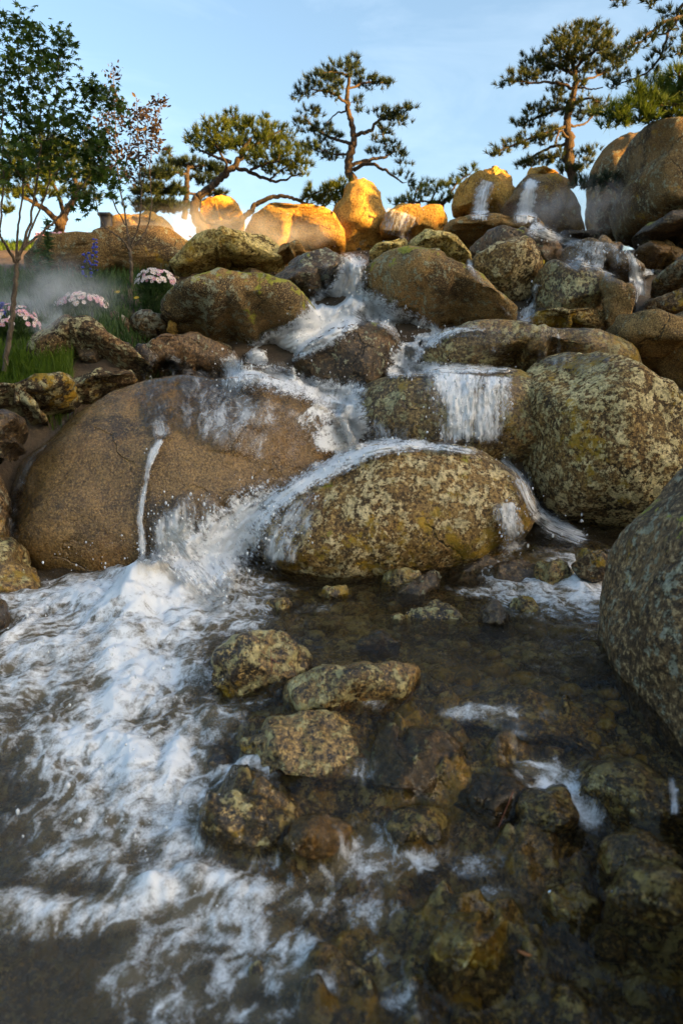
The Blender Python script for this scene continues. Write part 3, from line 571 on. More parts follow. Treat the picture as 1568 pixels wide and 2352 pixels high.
St('s11', 'jagged black stone sticking out of the calm pool', 3.35, [(1098,1440),(1108,1392),(1140,1380),(1175,1410),(1180,1460),(1130,1475)], 'stream_dark', thick=.1, k=.2, crag=.09, sub=4)
St('s12', 'angular lichened stone touching the jagged black one', 3.55, [(1150,1420),(1180,1375),(1225,1372),(1235,1405),(1200,1435)], 'stream', thick=.1, k=.2, crag=.06, sub=4)
St('s13', 'low black ripple stone nearly covered by the calm pool', 3.05, [(815,1495),(835,1465),(870,1445),(915,1475),(925,1500),(860,1515)], 'stream_dark', thick=.1, k=.3, crag=.05, sub=4)
St('s14', 'slanting slab stone leaning at the foot of the central boulder', 3.85, [(900,1385),(930,1345),(1000,1305),(1015,1330),(960,1380),(925,1400)], 'stream_dark', thick=.09, k=.3, crag=.05, sub=4)
St('s15', 'pale lichened stone at the foot of the central boulder', 3.98, [(870,1355),(890,1310),(940,1300),(970,1320),(940,1360)], 'stream', thick=.1, k=.3, crag=.05, sub=4)
St('s16', 'small black and white stone below the yellow lichen of the central boulder', 3.75, [(725,1370),(745,1350),(790,1345),(805,1370),(765,1385)], 'stream', thick=.08, k=.3, crag=.05, sub=4)
St('s17', 'tiny lichened stone at the edge of the white water', 3.62, [(600,1405),(620,1375),(660,1370),(672,1395),(635,1415)], 'stream', thick=.07, k=.3, crag=.05, sub=4)
St('s18', 'dark purple brown stone under the right hand spill', 4.05, [(1110,1340),(1140,1290),(1200,1285),(1245,1320),(1220,1360),(1150,1365)], 'stream_dark', thick=.14, k=.3, crag=.03, sub=4)
St('s19', 'dark flat stone between the central boulder and the spill', 4.15, [(1015,1330),(1050,1285),(1120,1275),(1140,1320),(1080,1350)], 'stream_dark', thick=.12, k=.3, crag=.03, sub=4)
St('s20', 'green lichened stone tucked against the massive dark boulder', 3.85, [(1310,1300),(1330,1260),(1385,1265),(1410,1300),(1380,1335),(1330,1330)], 'grey', thick=.13, k=.3, crag=.03, sub=4)
St('s21', 'greenish stone awash in the spill behind the calm pool', 3.95, [(1215,1335),(1240,1290),(1290,1285),(1330,1320),(1300,1355),(1240,1355)], 'stream', thick=.11, k=.4, crag=.03, sub=4)
St('s22', 'dark smooth stone half under water by the massive boulder', 2.85, [(1230,1555),(1260,1520),(1330,1505),(1410,1520),(1430,1570),(1300,1585)], 'stream_dark', thick=.14, k=.6)
St('s23', 'pebbly submerged stone below the foam rim', 1.98, [(450,1880),(480,1810),(580,1795),(660,1840),(650,1920),(540,1960)], 'stream', thick=.12, k=.7, crag=.03, squash=.72, sink=.02)
St('s24', 'rust coloured submerged stone in the lower stream', 1.92, [(655,1920),(680,1860),(750,1850),(810,1890),(800,1950),(710,1970)], 'wet_brown', thick=.1, k=.7, squash=.72, sink=.02)
St('s25', 'ochre lumpy stone just below the reddish dark stone', 2.0, [(880,1890),(910,1840),(980,1830),(1030,1870),(1000,1920),(920,1925)], 'stream', thick=.1, k=.6, crag=.04, sub=4, squash=.72, sink=.02)
St('s26', 'long brown stone showing at the edge of the big foam tongue', 2.95, [(390,1590),(400,1550),(440,1545),(480,1570),(470,1610),(420,1620)], 'stream_dark', thick=.1, k=.5, sub=4)
St('s27', 'small ochre stone ringed by foam', 3.05, [(215,1545),(222,1525),(250,1515),(275,1530),(270,1550),(240,1560)], 'stream', thick=.07, k=.4, sub=4)
St('s28', 'yellow green submerged stone at the bottom corner', 1.62, [(1400,2060),(1430,1960),(1520,1940),(1620,2000),(1600,2110),(1480,2120)], 'stream', thick=.12, k=.8, squash=.72, sink=.02)
St('s29', 'pale olive submerged stone deep in the lower stream', 1.55, [(1000,2170),(1030,2080),(1110,2070),(1160,2130),(1120,2210),(1040,2220)], 'stream', thick=.09, k=.8, squash=.72, sink=.02)
St('s30', 'small pale stone submerged beside the foam patch', 1.75, [(1230,2090),(1260,2020),(1330,2010),(1360,2070),(1310,2120)], 'stream', thick=.08, k=.8, sub=4, squash=.72, sink=.02)
St('s31', 'knobbly wet stone in the corner under the massive boulder', 1.85, [(1370,1990),(1400,1900),(1480,1880),(1560,1930),(1540,2000),(1440,2020)], 'stream', thick=.12, k=.6, crag=.03, sub=4, squash=.72, sink=.02)

acc = Acc(); Vi, Fi = ico(3)
for i in range(420):
    y = RNG.uniform(4.5, 9.6); u = RNG.uniform(-.5, .5); x = u * y; s = RNG.uniform(.04, .13)
    if u < -.24 and y > 4.9 and not (u > -.36 and y < 5.8): continue
    V = Vi * (1 + 0.35 * fbm(Vi * 1.7 + i * 3.1, 3)[:, None]) * np.array((1, RNG.uniform(.6, 1.2), RNG.uniform(.5, .9))) * s
    for _ in range(4):
        dn = norm_(RNG.normal(size=3)); pr = V @ dn; V = V - (np.maximum(pr - pr.max() * .7, 0) * .85)[:, None] * dn
    acc.add(V + (x, y, float(ground_z(np.array(x), np.array(y))) + s * .25), Fi)
V, F = acc.get(); tag(mesh_obj('rubble', V, F, M['dark']), 'dark brown rubble packed into the gaps between the boulders', kind='stuff'); solid(V, F)

# ------------------------------------------------------------------ streambed and water
def water_z(x, y):
    u = x / np.maximum(y, .5)
    zr = np.interp(y, [0, 1.6, 1.95, 2.15, 2.45, 2.6, 3.6, 4.0, 4.25, 4.5, 5], [-.36, -.33, -.27, -.16, -.035, 0, 0, .03, .14, .22, .3])
    zl = np.interp(y, [0, 1.4, 2.0, 2.6, 3.2, 3.8, 4.3, 5], [-.38, -.36, -.26, -.14, -.04, .02, .06, .1])
    m = sstep(u, -.22, .0)
    return zl * (1 - m) + zr * m
nb_, mb_ = 300, 330
by = np.geomspace(0.6, 5.0, nb_); bu = np.linspace(-.75, .75, mb_); BU, BY = np.meshgrid(bu, by)
Pb = np.stack([BU * BY, BY, water_z(BU * BY, BY) - .12], -1).reshape(-1, 3)
lump = np.abs(fbm(Pb * (3.0, 3.6, 1), 2)); lump2 = np.abs(fbm(Pb * (7, 8, 1) + 5, 2))
low = sstep(Pb[:, 1], 2.75, 2.45) * sstep(Pb[:, 0] / Pb[:, 1], -.22, -.12)
low = low * (1 - .8 * sstep(Pb[:, 0] / Pb[:, 1], .30, .40))
Pb[:, 2] += fbm(Pb * 1.6, 2) * .06 + (.30 * lump + .16 * lump2) * (.35 + .65 * low) - .05 - .025 * low + fbm(Pb * 22, 3) * .018 + (.10 - .22 * np.abs(fbm(Pb * (5, 6, 1) + 11, 4))) * (.3 + .7 * low) * .8
tag(mesh_obj('streambed', Pb, grid_faces(nb_, mb_), M['stream']), 'dark cobbled bed of the stream', kind='structure')
nu, nv = 430, 520
yy = np.geomspace(0.75, 4.75, nv); uu = np.linspace(-.62, .62, nu)
UU, YY = np.meshgrid(uu, yy); XX = UU * YY
Wz = water_z(XX, YY)
FOAM = [(330,1335,70,50,.17,1),(250,1352,90,35,.07,1),(420,1345,95,45,.08,1),(505,1335,60,25,.06,.85),(150,1365,110,22,.04,.85),(50,1372,70,14,.025,.6),(330,1400,140,30,.05,1),
 (470,1400,100,25,.025,.75),(560,1432,45,12,.015,.5),(220,1440,90,28,.045,.85),(120,1430,80,25,.03,.55),(270,1492,45,22,.075,1),(165,1480,60,22,.045,.8),(45,1440,18,40,.05,.9),(60,1500,60,28,.045,.75),
 (70,1570,90,28,.03,.7),(380,1450,70,16,.03,.9),(330,1540,75,40,.06,1),(260,1610,60,28,.05,.95),(400,1510,50,25,.03,.6),(440,1560,50,25,.02,.4),(165,1690,45,22,.06,1),(225,1705,80,35,.06,1),(290,1740,60,40,.06,.95),
 (405,1735,32,60,.07,1),(430,1830,30,70,.025,.8),(330,1810,90,50,.03,.75),(200,1800,70,35,.02,.55),(270,1870,120,50,.0,.5),(90,1640,90,20,.01,.4),(60,1690,60,30,.0,.3),(110,1900,80,50,.0,.3),(420,1930,60,30,.01,.5),
 (200,1960,110,40,.0,.4),(365,2025,55,26,.07,1),(455,2010,80,22,.05,.9),(550,2040,80,25,.02,.7),(230,2085,130,25,.03,.75),(60,2070,80,22,.02,.6),(150,2130,100,20,.0,.45),(470,2110,100,50,.0,.62),(580,2140,60,40,.0,.5),
 (650,2220,70,45,.0,.5),(440,2240,60,50,.0,.32),(330,2180,60,40,.0,.3),(555,1780,60,9,.02,.75),(630,1780,22,24,.02,.6),(760,1985,60,22,.015,.45),(880,1975,90,30,.0,.35),(1265,1885,42,28,.012,.95),(1305,1915,55,18,.0,.7),
 (1350,1228,60,15,.05,.9),(1245,1235,45,14,.03,.7),(1180,1235,40,16,.02,.6),(1400,1245,30,10,.03,.7),(1100,1358,34,7,.0,.6),(1245,1368,22,5,.0,.7),(1340,1320,40,7,.0,.45),(1330,1275,50,9,.01,.4),(480,1650,70,30,.02,.42),(560,1620,50,18,.01,.3),
 (480,1270,70,30,.03,.9),(1070,1990,80,20,0,.28),(640,1990,90,40,0,.3),(480,2300,120,50,0,.3),(880,2250,60,30,0,.25),(700,1400,60,8,0,.2),(1130,1730,60,8,.01,.45),(850,1660,30,8,0,.35),(830,1860,30,10,0,.45),(1010,1860,25,8,0,.5),(960,1990,50,12,0,.4),(1150,2050,60,14,0,.3),(700,2080,60,20,0,.45),(820,2110,50,20,0,.38),(640,2050,40,14,0,.5),(1060,1740,30,6,0,.5),(560,2330,80,30,0,.4),(420,2190,60,40,0,.5),(530,2230,40,50,0,.55),(660,2190,40,30,0,.55),(740,2250,40,30,0,.45),(860,2200,30,20,0,.35),(940,2300,50,20,0,.35),(300,2250,50,20,0,.3),(420,2300,60,30,0,.4),(720,2010,40,14,.01,.5),(300,1890,60,40,.01,.6),(380,1880,40,30,.01,.65)]
foam = np.zeros_like(XX); bumpz = np.zeros_like(XX)
for px, py, rx, ry, h, s in FOAM:
    z0 = 0.0
    for _ in range(4):
        c = on_level(px, py, z0); z0 = float(water_z(np.array(c[0]), np.array(c[1]))) + h * 0.5
    a, b = on_level(px, py - ry, z0), on_level(px, py + ry, z0)
    Rx = rx / VF * np.linalg.norm(c - np.array((0, 0, CAM_Z))); Ry = max(0.03, abs(a[1] - b[1]) / 2)
    d2 = ((XX - c[0]) / Rx) ** 2 + ((YY - c[1]) / Ry) ** 2
    foam = np.maximum(foam, (.90 if s < .95 else 1.06) * s * np.exp(-0.5 * d2 * 0.9)) ; bumpz = np.maximum(bumpz, (h if py < 1360 else .62 * h) * np.exp(-0.9 * d2))
Pw = np.stack([XX, YY, Wz], -1).reshape(-1, 3)
fo = foam.ravel()
FILM = ['s3', 's5', 's6', 's7', 's8', 's9', 's22', 's23', 's24', 's25', 's26', 's28', 's29', 's30', 's31', 's13']
fv, ff, fn = [], [], 0
for k_ in FILM:
    o_ = BOULDERS[k_]; me_ = o_.data; v_ = np.empty(len(me_.vertices) * 3, np.float32); me_.vertices.foreach_get('co', v_); f_ = np.empty(len(me_.polygons) * 3, np.int32); me_.polygons.foreach_get('vertices', f_)
    fv.append(v_.reshape(-1, 3) + np.array(o_.location)); ff.append(f_.reshape(-1, 3) + fn); fn += len(me_.vertices)
gfb = grid_faces(nb_, mb_); fv.append(Pb); ff.append(np.vstack([gfb[:, [0, 1, 2]], gfb[:, [0, 2, 3]]]) + fn)
top = BVHTree.FromPolygons(np.vstack(fv).tolist(), np.vstack(ff).tolist())
H = np.full(len(Pw), -9.0); dn_ = Vector((0, 0, -1))
for i in np.nonzero((Pw[:, 1] < 3.3) & (UU.ravel() > -.25))[0]:
    h_ = top.ray_cast(Vector((Pw[i, 0], Pw[i, 1], 1.0)), dn_)
    if h_[0] is not None: H[i] = h_[0][2]
Hs = np.maximum(H + .006, Pw[:, 2]).reshape(nv, nu)
for _ in range(10):
    Q = np.pad(Hs, 1, mode='edge'); Hs = np.maximum((Q[1:-1, 1:-1] * 2 + Q[:-2, 1:-1] + Q[2:, 1:-1] + Q[1:-1, :-2] + Q[1:-1, 2:]) / 6, (H + .004).reshape(nv, nu))
rise = np.maximum(Hs.ravel() - Pw[:, 2], 0); Pw[:, 2] = Hs.ravel(); fo = fo * (1 - .85 * sstep(rise, .015, .05)) * 1.0
lf = sstep(-UU.ravel(), -.02, .2) * sstep(Pw[:, 1], 1.2, 2.4)       # the rapids are rougher than the pool
fo = np.minimum(fo, fo); turb = fbm(Pw * np.array((5, 5, 1)) + 3, 4); fine = fbm(Pw * np.array((17, 11, 1)), 3); fine2 = fbm(Pw * np.array((48, 40, 1)), 2)
foam_n = np.clip(fo + 0.30 * turb * (fo > 0.02), 0, 1.2)
Pw[:, 2] += bumpz.ravel() * (1 + 0.5 * turb) + (0.008 + 0.045 * np.maximum(lf, fo)) * turb + (0.004 + 0.016 * fo) * fine + 0.004 * fo * fine2
water = mesh_obj('water', Pw, grid_faces(nv, nu), M['water'])
add_attr(water, 'foam', foam_n)
ub = UU.ravel(); add_attr(water, 'turbid', .42 * sstep(-ub + .12 * fbm(Pw * 2.2, 3), np.interp(Pw[:, 1], [1.3, 2.0, 3.0], [-.12, .12, .1]), np.interp(Pw[:, 1], [1.3, 2.0, 3.0], [.12, .30, .3])) + .10)
ang = 0.35 + 0.3 * fbm(Pw * 0.8 + 5, 2)
add_uv(water, np.stack([Pw[:, 1] * np.cos(ang) + Pw[:, 0] * np.sin(ang), Pw[:, 0] * np.cos(ang) - Pw[:, 1] * np.sin(ang)], 1))
tag(water, 'clear brown stream water running into white foam', kind='structure')
solid(Pw[:, :], np.vstack([grid_faces(nv, nu)[:, [0, 1, 2]], grid_faces(nv, nu)[:, [0, 2, 3]]]))
# pebbles on the bed
acc = Acc(); Vi, Fi = ico(2)
for i in range(420):
    u = RNG.uniform(-.28, .5); y = RNG.uniform(1.2, 4.1); x = u * y; s = RNG.uniform(.02, .065) * (0.6 + y * .16)
    z = float(water_z(np.array(x), np.array(y))) - .10 + RNG.uniform(-.03, .03)
    V = Vi * (1 + 0.25 * fbm(Vi * 1.6 + i, 2)[:, None]) * np.array((1, RNG.uniform(.7, 1.2), .6)) * s
    a = RNG.uniform(0, 6.28); Rm = np.array(((math.cos(a), -math.sin(a), 0), (math.sin(a), math.cos(a), 0), (0, 0, 1)))
    acc.add(V @ Rm.T + (x, y, z), Fi)
V, F = acc.get(); tag(mesh_obj('gravel', V, F, M['stream']), 'brown and olive pebbles on the stream bed', kind='stuff')

# ------------------------------------------------------------------ falls: sheets of water draped over the rock they run on
BVH = BVHTree.FromPolygons(np.vstack(BV).tolist(), np.vstack(BF).tolist())
ORG = Vector((0, 0, CAM_Z))
DROPS = []
def falls(label, line, n=60, m=26, lift=.02, amp=.02, dens=.6, along=None, mat='falls', edge=1.6, drops=0, dropr=.05, k_blur=2, vary=.35, arch=0.0, name='waterfall', maxd=None):
    """line: (px, py, half width) down the flow; dens may be a list along the flow"""
    L = smooth_line(line, n); t = np.gradient(L[:, :2], axis=0); t /= np.linalg.norm(t, axis=1)[:, None]
    pr = np.stack([-t[:, 1], t[:, 0]], 1); v = np.linspace(-1, 1, m)
    sd_ = RNG.uniform(0, 90)
    jag = fbm(np.stack([np.arange(n) * .35, np.full(n, sd_), np.zeros(n)], 1), 3) * .35 * min(1, 30 / np.mean([a[2] for a in line]))
    PX = L[:, None, :2] + pr[:, None] * (v[None, :, None] * (L[:, 2] * (1 + jag))[:, None, None])
    S = np.full((n, m), np.nan); D = np.empty((n, m, 3))
    for i in range(n):
        for j in range(m):
            d = Vector(ray(*PX[i, j])).normalized(); D[i, j] = d
            h = BVH.ray_cast(ORG, d)
            if h[0] is not None: S[i, j] = h[3]
    med = np.nanmedian(S); S = np.where(np.isnan(S), med, S)
    if maxd: S = np.minimum(S, maxd)
    S0 = S.copy()
    for _ in range(k_blur * 3):
        Q = np.pad(S, 1, mode='edge'); S = (Q[1:-1, 1:-1] * 2 + Q[:-2, 1:-1] + Q[2:, 1:-1] + Q[1:-1, :-2] + Q[1:-1, 2:]) / 6
        S = np.minimum(S, S0)
    S = S - lift * 1.0
    e = 1 - np.abs(v) ** edge
    dl = np.interp(np.linspace(0, 1, n), np.linspace(0, 1, len(dens)), dens) if isinstance(dens, (list, tuple)) else np.full(n, dens)
    endf = np.minimum(sstep(np.linspace(0, 1, n), 0, .06), sstep(np.linspace(1, 0, n), 0, .16))
    W = np.array((0, 0, CAM_Z)) + D * S[..., None]
    ds = np.linalg.norm(np.diff(W[:, m // 2], axis=0), axis=1); lu = np.concatenate([[0], np.cumsum(ds)])
    wid = np.linalg.norm(W[:, -1] - W[:, 0], axis=1); wm = np.median(wid)
    U = np.stack([np.repeat(lu[:, None], m, 1), v[None] * wm / 2 + np.zeros((n, 1))], -1).reshape(-1, 2)
    q = np.stack([U[:, 0] * 4 + sd_, U[:, 1] * 14, np.zeros(len(U))], 1); q2 = np.stack([U[:, 0] * 16 + sd_, U[:, 1] * 40, np.zeros(len(U))], 1)
    nz = fbm(q, 3); nz2 = fbm(q2, 2)
    de = dl[:, None] * e[None] * endf[:, None]
    de = de.ravel() * (1 + vary * 1.6 * fbm(np.stack([U[:, 0] * 2.2 + sd_, U[:, 1] * 5, np.ones(len(U))], 1), 3))
    off = (amp * (0.35 + nz) + amp * .6 * nz2 + arch) * np.clip(de * 1.6, 0, 1)
    W = W.reshape(-1, 3) - D.reshape(-1, 3) * np.maximum(off, -lift * .6)[:, None]
    o = mesh_obj(name, W, grid_faces(n, m), M[mat], loc=W.mean(0))
    add_attr(o, 'dens', np.clip(de, 0, 1.3)); add_uv(o, U)
    tag(o, label, 'waterfall', 'falls of the cascade')
    if drops:
        pick = RNG.integers(0, len(W), drops)
        for a in pick:
            if RNG.uniform() < .6 * (.1 + de[a]):
                DROPS.append((W[a] - D.reshape(-1, 3)[a] * abs(RNG.normal()) * dropr + np.array((RNG.normal() * dropr * .6, 0, abs(RNG.normal()) * dropr * .8 - .01)), RNG.exponential(.0020) + .0012))
    return o
falls('tall white fall pouring from the lip between the mossy and the half dark boulder', [(815,572,36),(810,615,38),(802,650,44),(788,690,66),(752,735,70),(690,775,56),(610,815,50),(545,850,56),(490,885,60)], mat='rapids', n=90, m=40, amp=.06, dens=[.8,1.1,1.3,1.4,1.4,1.35,1.25,1.1,.8], drops=900, dropr=.07, k_blur=2, arch=.02, edge=1.7)
falls('splashing side arm of the tall white fall above the chocolate boulder', [(800,680,36),(850,705,44),(900,730,46),(945,765,34)], mat='rapids', n=40, m=22, amp=.05, dens=[1.0,1.05,.9,.5], drops=450, dropr=.07, k_blur=3, arch=.02)
falls('broken white rapids running round the chocolate boulder', [(500,855,46),(610,864,46),(680,884,42),(740,904,44),(800,912,50),(845,930,50)], mat='rapids', n=70, m=30, amp=.04, dens=[.95,.8,.85,1.0,1.1,.9], drops=300, dropr=.04, k_blur=3)
falls('white chute dropping between the huge brown and the squat lichened boulder', [(790,905,45),(800,945,50),(815,990,48),(830,1030,44)], mat='rapids', n=44, m=24, amp=.04, dens=[1.2,1.1,1.1,1.1], drops=200, dropr=.04, k_blur=3)
falls('foaming crest of water along the top of the central boulder', [(1120,1050,14),(1040,1030,16),(950,1022,20),(860,1030,28),(780,1062,34),(700,1105,34),(620,1155,40),(570,1200,50)], mat='rapids', n=90, m=22, amp=.03, dens=[.5,.65,.9,1.05,1.05,1.0,1.05,1.05], drops=350, dropr=.045, k_blur=3, arch=.015)
falls('broad white chute plunging into the foam beside the central boulder', [(640,1130,50),(575,1180,80),(530,1225,105),(480,1275,120),(435,1315,125),(400,1355,125)], mat='rapids', n=90, m=56, amp=.05, dens=[.8,1.0,1.1,1.1,.8,.2], drops=900, dropr=.06, k_blur=5, arch=.01, edge=1.3)
falls('thin streaky veil spilling down the shoulder of the central boulder', [(720,1120,45),(680,1180,60),(650,1240,70),(640,1310,70)], n=60, m=36, amp=.02, dens=[.6,.8,.85,.85], drops=200, dropr=.04, mat='film', edge=1.8)
falls('splashing white step beside the wide wet ledge', [(975,765,22),(955,790,30),(935,820,44),(910,850,46)], mat='rapids', n=44, m=24, amp=.05, dens=[.6,.9,1.05,1.05], drops=450, dropr=.06, k_blur=3)
falls('level band of white foam at the foot of the wide wet ledge', [(880,855,16),(950,848,20),(1030,846,17),(1110,848,13),(1205,850,8)], mat='rapids', n=60, m=16, amp=.03, dens=[1.0,1.1,1.0,.9,.5], drops=250, dropr=.04)
falls('wide streaky curtain falling in front of the squat lichened boulder', [(1075,855,118),(1072,900,115),(1070,960,112),(1068,1035,110)], n=60, m=70, amp=.03, dens=[.95,.78,.66,.75], drops=500, dropr=.05, edge=5, vary=.6, k_blur=2)
falls('small spill at the dark end of the squat lichened boulder', [(890,960,60),(890,1000,62),(895,1030,62)], n=30, m=40, amp=.015, dens=[.4,.65,.8], mat='film', edge=4, vary=.6)
falls('clear film of water over the flat face of the wide wet ledge', [(1230,752,190),(1230,785,195),(1220,840,190)], n=40, m=70, amp=.012, dens=[.42,.3,.36], mat='film', edge=5, vary=.5)
falls('single bright trickle down the face of the wide wet ledge', [(1280,765,5),(1284,785,7),(1288,810,8)], n=24, m=9, amp=.012, dens=.8)
falls('spill curling round the far end of the central boulder', [(1140,1050,20),(1190,1090,24),(1215,1150,28),(1250,1195,34),(1310,1225,32),(1370,1245,26)], n=60, m=20, amp=.035, dens=[.5,.65,.7,.8,.8], drops=350, dropr=.05, k_blur=3)
falls('veil of drops sliding off the end of the central boulder into the pool', [(1165,1150,35),(1170,1210,42),(1175,1280,50)], n=44, m=30, amp=.02, dens=[.7,.85,.9], drops=250, dropr=.045, mat='film', edge=2.5)
falls('milky film with thin foam lines over the top of the huge brown boulder', [(560,885,240),(540,930,240),(520,985,215),(500,1040,190)], n=70, m=90, amp=.010, dens=[.72,.62,.5,.35], mat='lace', edge=3, vary=.9, lift=.012)
falls('streaming film over the shoulder of the huge brown boulder', [(720,925,60),(745,960,60),(765,1005,60),(760,1050,50)], n=44, m=40, amp=.015, dens=[.9,.85,.8,.8], mat='rapids', edge=2.5, vary=.6)
falls('narrow white streak running down the middle of the huge brown boulder', [(374,1000,12),(350,1045,17),(337,1090,11),(322,1185,12),(326,1240,13),(330,1320,16)], n=80, m=11, amp=.02, dens=[.9,1.0,.85,.9,1.1,1.1], drops=60, dropr=.02)
falls('ragged lace of water falling from the lower half of the huge brown boulder', [(415,1130,85),(420,1180,85),(420,1240,90),(430,1310,95)], n=60, m=60, amp=.02, dens=[.35,.75,.9,1.1], drops=300, dropr=.04, mat='film', edge=4, vary=.8)
falls('clear trickle hugging the outer edge of the huge brown boulder', [(175,935,6),(110,1010,10),(60,1075,14),(35,1150,18),(28,1220,20),(55,1280,22)], n=70, m=13, amp=.015, dens=[.35,.45,.55,.5,.5,.4], mat='film')
falls('white water squeezed under the blocky cracked boulder', [(1235,650,10),(1222,680,14),(1210,715,24),(1205,748,28)], n=40, m=16, amp=.03, dens=[.6,.75,.85,.8], drops=150, dropr=.04)
falls('thin seam of water between the half dark and the blocky cracked boulder', [(1075,590,10),(1082,620,10),(1105,650,9),(1140,690,9),(1185,740,10)], n=60, m=9, amp=.015, dens=[.85,.7,.5,.5,.55])
falls('first summit fall leaving the tan pillar rock', [(1120,412,20),(1110,445,26),(1103,480,29),(1098,515,32)], n=44, m=24, amp=.03, dens=[.9,.9,.9,.9], drops=100, dropr=.05)
falls('second summit fall leaving the grey pillar rock', [(1224,408,20),(1213,445,27),(1207,480,33),(1208,522,42)], n=50, m=26, amp=.04, dens=[1.0,1.0,1.0,1.0], drops=150, dropr=.06)
falls('sloping white rapids below the second summit fall', [(1215,515,30),(1250,535,26),(1300,552,18),(1350,568,16)], n=50, m=14, amp=.03, dens=[.85,.75,.7,.6], drops=100, dropr=.05)
falls('lacy foam over the wet dome rock', [(1370,552,70),(1365,590,90),(1350,640,95)], mat='lace', n=50, m=50, amp=.02, dens=[.8,.7,.65], drops=200, dropr=.05, edge=3, vary=.9)
falls('bright rim of white water at the end of the wet dome rock', [(1425,560,12),(1448,590,13),(1458,625,20),(1470,665,18),(1462,715,16)], n=50, m=13, amp=.03, dens=[.6,.7,.9,.85,.8], drops=150, dropr=.05)
falls('white foam lying beyond the wet dome rock', [(1440,635,18),(1480,628,14),(1505,622,8)], n=24, m=11, amp=.02, dens=.9)
falls('short sunlit fall on the boulder beside the standing stone', [(925,485,48),(915,515,48),(905,550,46)], n=36, m=34, amp=.02, dens=[.7,.55,.5], edge=4, vary=.6)
falls('thin stream slipping over the mossy boulder beside the main fall', [(765,600,30),(765,640,34),(760,680,36)], n=36, m=24, amp=.015, dens=[.7,.65,.75], mat='film', edge=3)
falls('glassy threads dripping from the lip of the wide submerged ledge', [(1200,1650,80),(1195,1690,84),(1190,1735,76)], n=30, m=70, amp=.02, dens=[.2,.34,.38], mat='film', edge=2, vary=1.2)
falls('bright thread of water beside the yellowish stone in the corner', [(1540,1780,14),(1548,1830,15),(1545,1880,14)], n=30, m=12, amp=.012, dens=[.6,.8,.9], mat='film')
falls('shallow braided rapids between the large round and the chocolate boulder', [(720,775,30),(660,800,40),(600,820,46),(540,845,46)], mat='rapids', n=50, m=26, amp=.03, dens=[.8,.75,.8,.8], drops=250, dropr=.05, k_blur=3)
falls('white water tumbling behind the chocolate boulder towards the wide wet ledge', [(890,725,34),(940,752,46),(980,775,46),(985,805,30)], mat='rapids', n=40, m=22, amp=.04, dens=[.9,1.0,1.0,.7], drops=300, dropr=.06, k_blur=3)
falls('faint film feeding the narrow white streak on the huge brown boulder', [(345,890,42),(358,930,44),(366,975,34),(374,1015,20)], mat='lace', n=44, m=26, amp=.01, dens=[.5,.48,.5,.7], edge=2, vary=.9, lift=.012)
falls('foamy water filling the gap between the half dark boulder and the wide wet ledge', [(930,765,16),(990,772,20),(1060,758,14),(1150,752,9)], mat='rapids', n=40, m=14, amp=.02, dens=[1.0,.9,.6,.4], drops=100, dropr=.04)
# spray thrown up by the foam itself
for px, py, rx, ry, h, s in FOAM:
    if s > .7 and py < 1800:
        c = on_level(px, py, 0.0)
        for _ in range(int(26 * h / .06)):
            p = c + np.array((RNG.normal() * rx / VF * c[1], RNG.normal() * .08, 0)); p[2] = float(water_z(np.array(p[0]), np.array(p[1]))) + h * .8 + abs(RNG.normal()) * .05
            DROPS.append((p, RNG.exponential(.0015) + .0010))
Vi, Fi = ico(1); acc = Acc()
for p, r in DROPS:
    acc.add(Vi * np.array((1, 1, RNG.uniform(.8, 1.9))) * min(r, .008) + p, Fi)
V, F = acc.get(); tag(mesh_obj('spray', V, F, M['drop']), 'white water drops thrown up over the falls', kind='stuff')

# ------------------------------------------------------------------ trees
def norm(a): return a / (np.linalg.norm(a, axis=-1, keepdims=True) + 1e-9)
def connect(skel, tips, skel_r, r0):
    """grow twigs from the limbs out to every tip, each from the nearest wood already there"""
    nodes = list(skel); rad = list(skel_r); A = np.array(skel)
    dist = np.min(np.linalg.norm(tips[:, None] - A[None, ::2], axis=2), axis=1); acc = Acc()
    buf = np.empty((len(skel) + len(tips) * 2, 3)); buf[:len(skel)] = A; n = len(skel)
    for i in np.argsort(dist):
        p = tips[i]; d = np.linalg.norm(buf[:n] - p, axis=1); j = int(np.argmin(d)); q = buf[j]
        mid = (p + q) / 2 + RNG.normal(size=3) * d[j] * .10 - np.array((0, 0, .06 * d[j]))
        ra = min(rad[j] * .75, r0 * (1.0 + d[j] * 2))
        V, F = tube(np.array([q, mid, p]), [ra, ra * .8, r0 * .5], 4); acc.add(V, F)
        buf[n] = mid; buf[n + 1] = p; n += 2; rad += [ra * .8, r0 * .6]
    return acc
def needles(tips, dirs, K, ln, wd, spread=.62):
    n = len(tips); d = norm(dirs[:, None] + spread * RNG.normal(size=(n, K, 3)) * .75)
    L = ln * RNG.uniform(.65, 1.1, (n, K, 1)); base = tips[:, None] + d * L * .02 - dirs[:, None] * RNG.uniform(0, .6, (n, K, 1)) * ln * .7
    side = norm(np.cross(d, RNG.normal(size=(n, K, 3)))) * wd / 2
    V = np.stack([base - side, base + side, base + d * L], 2).reshape(-1, 3)
    return V, np.arange(len(V)).reshape(-1, 3)
WOOD = .74
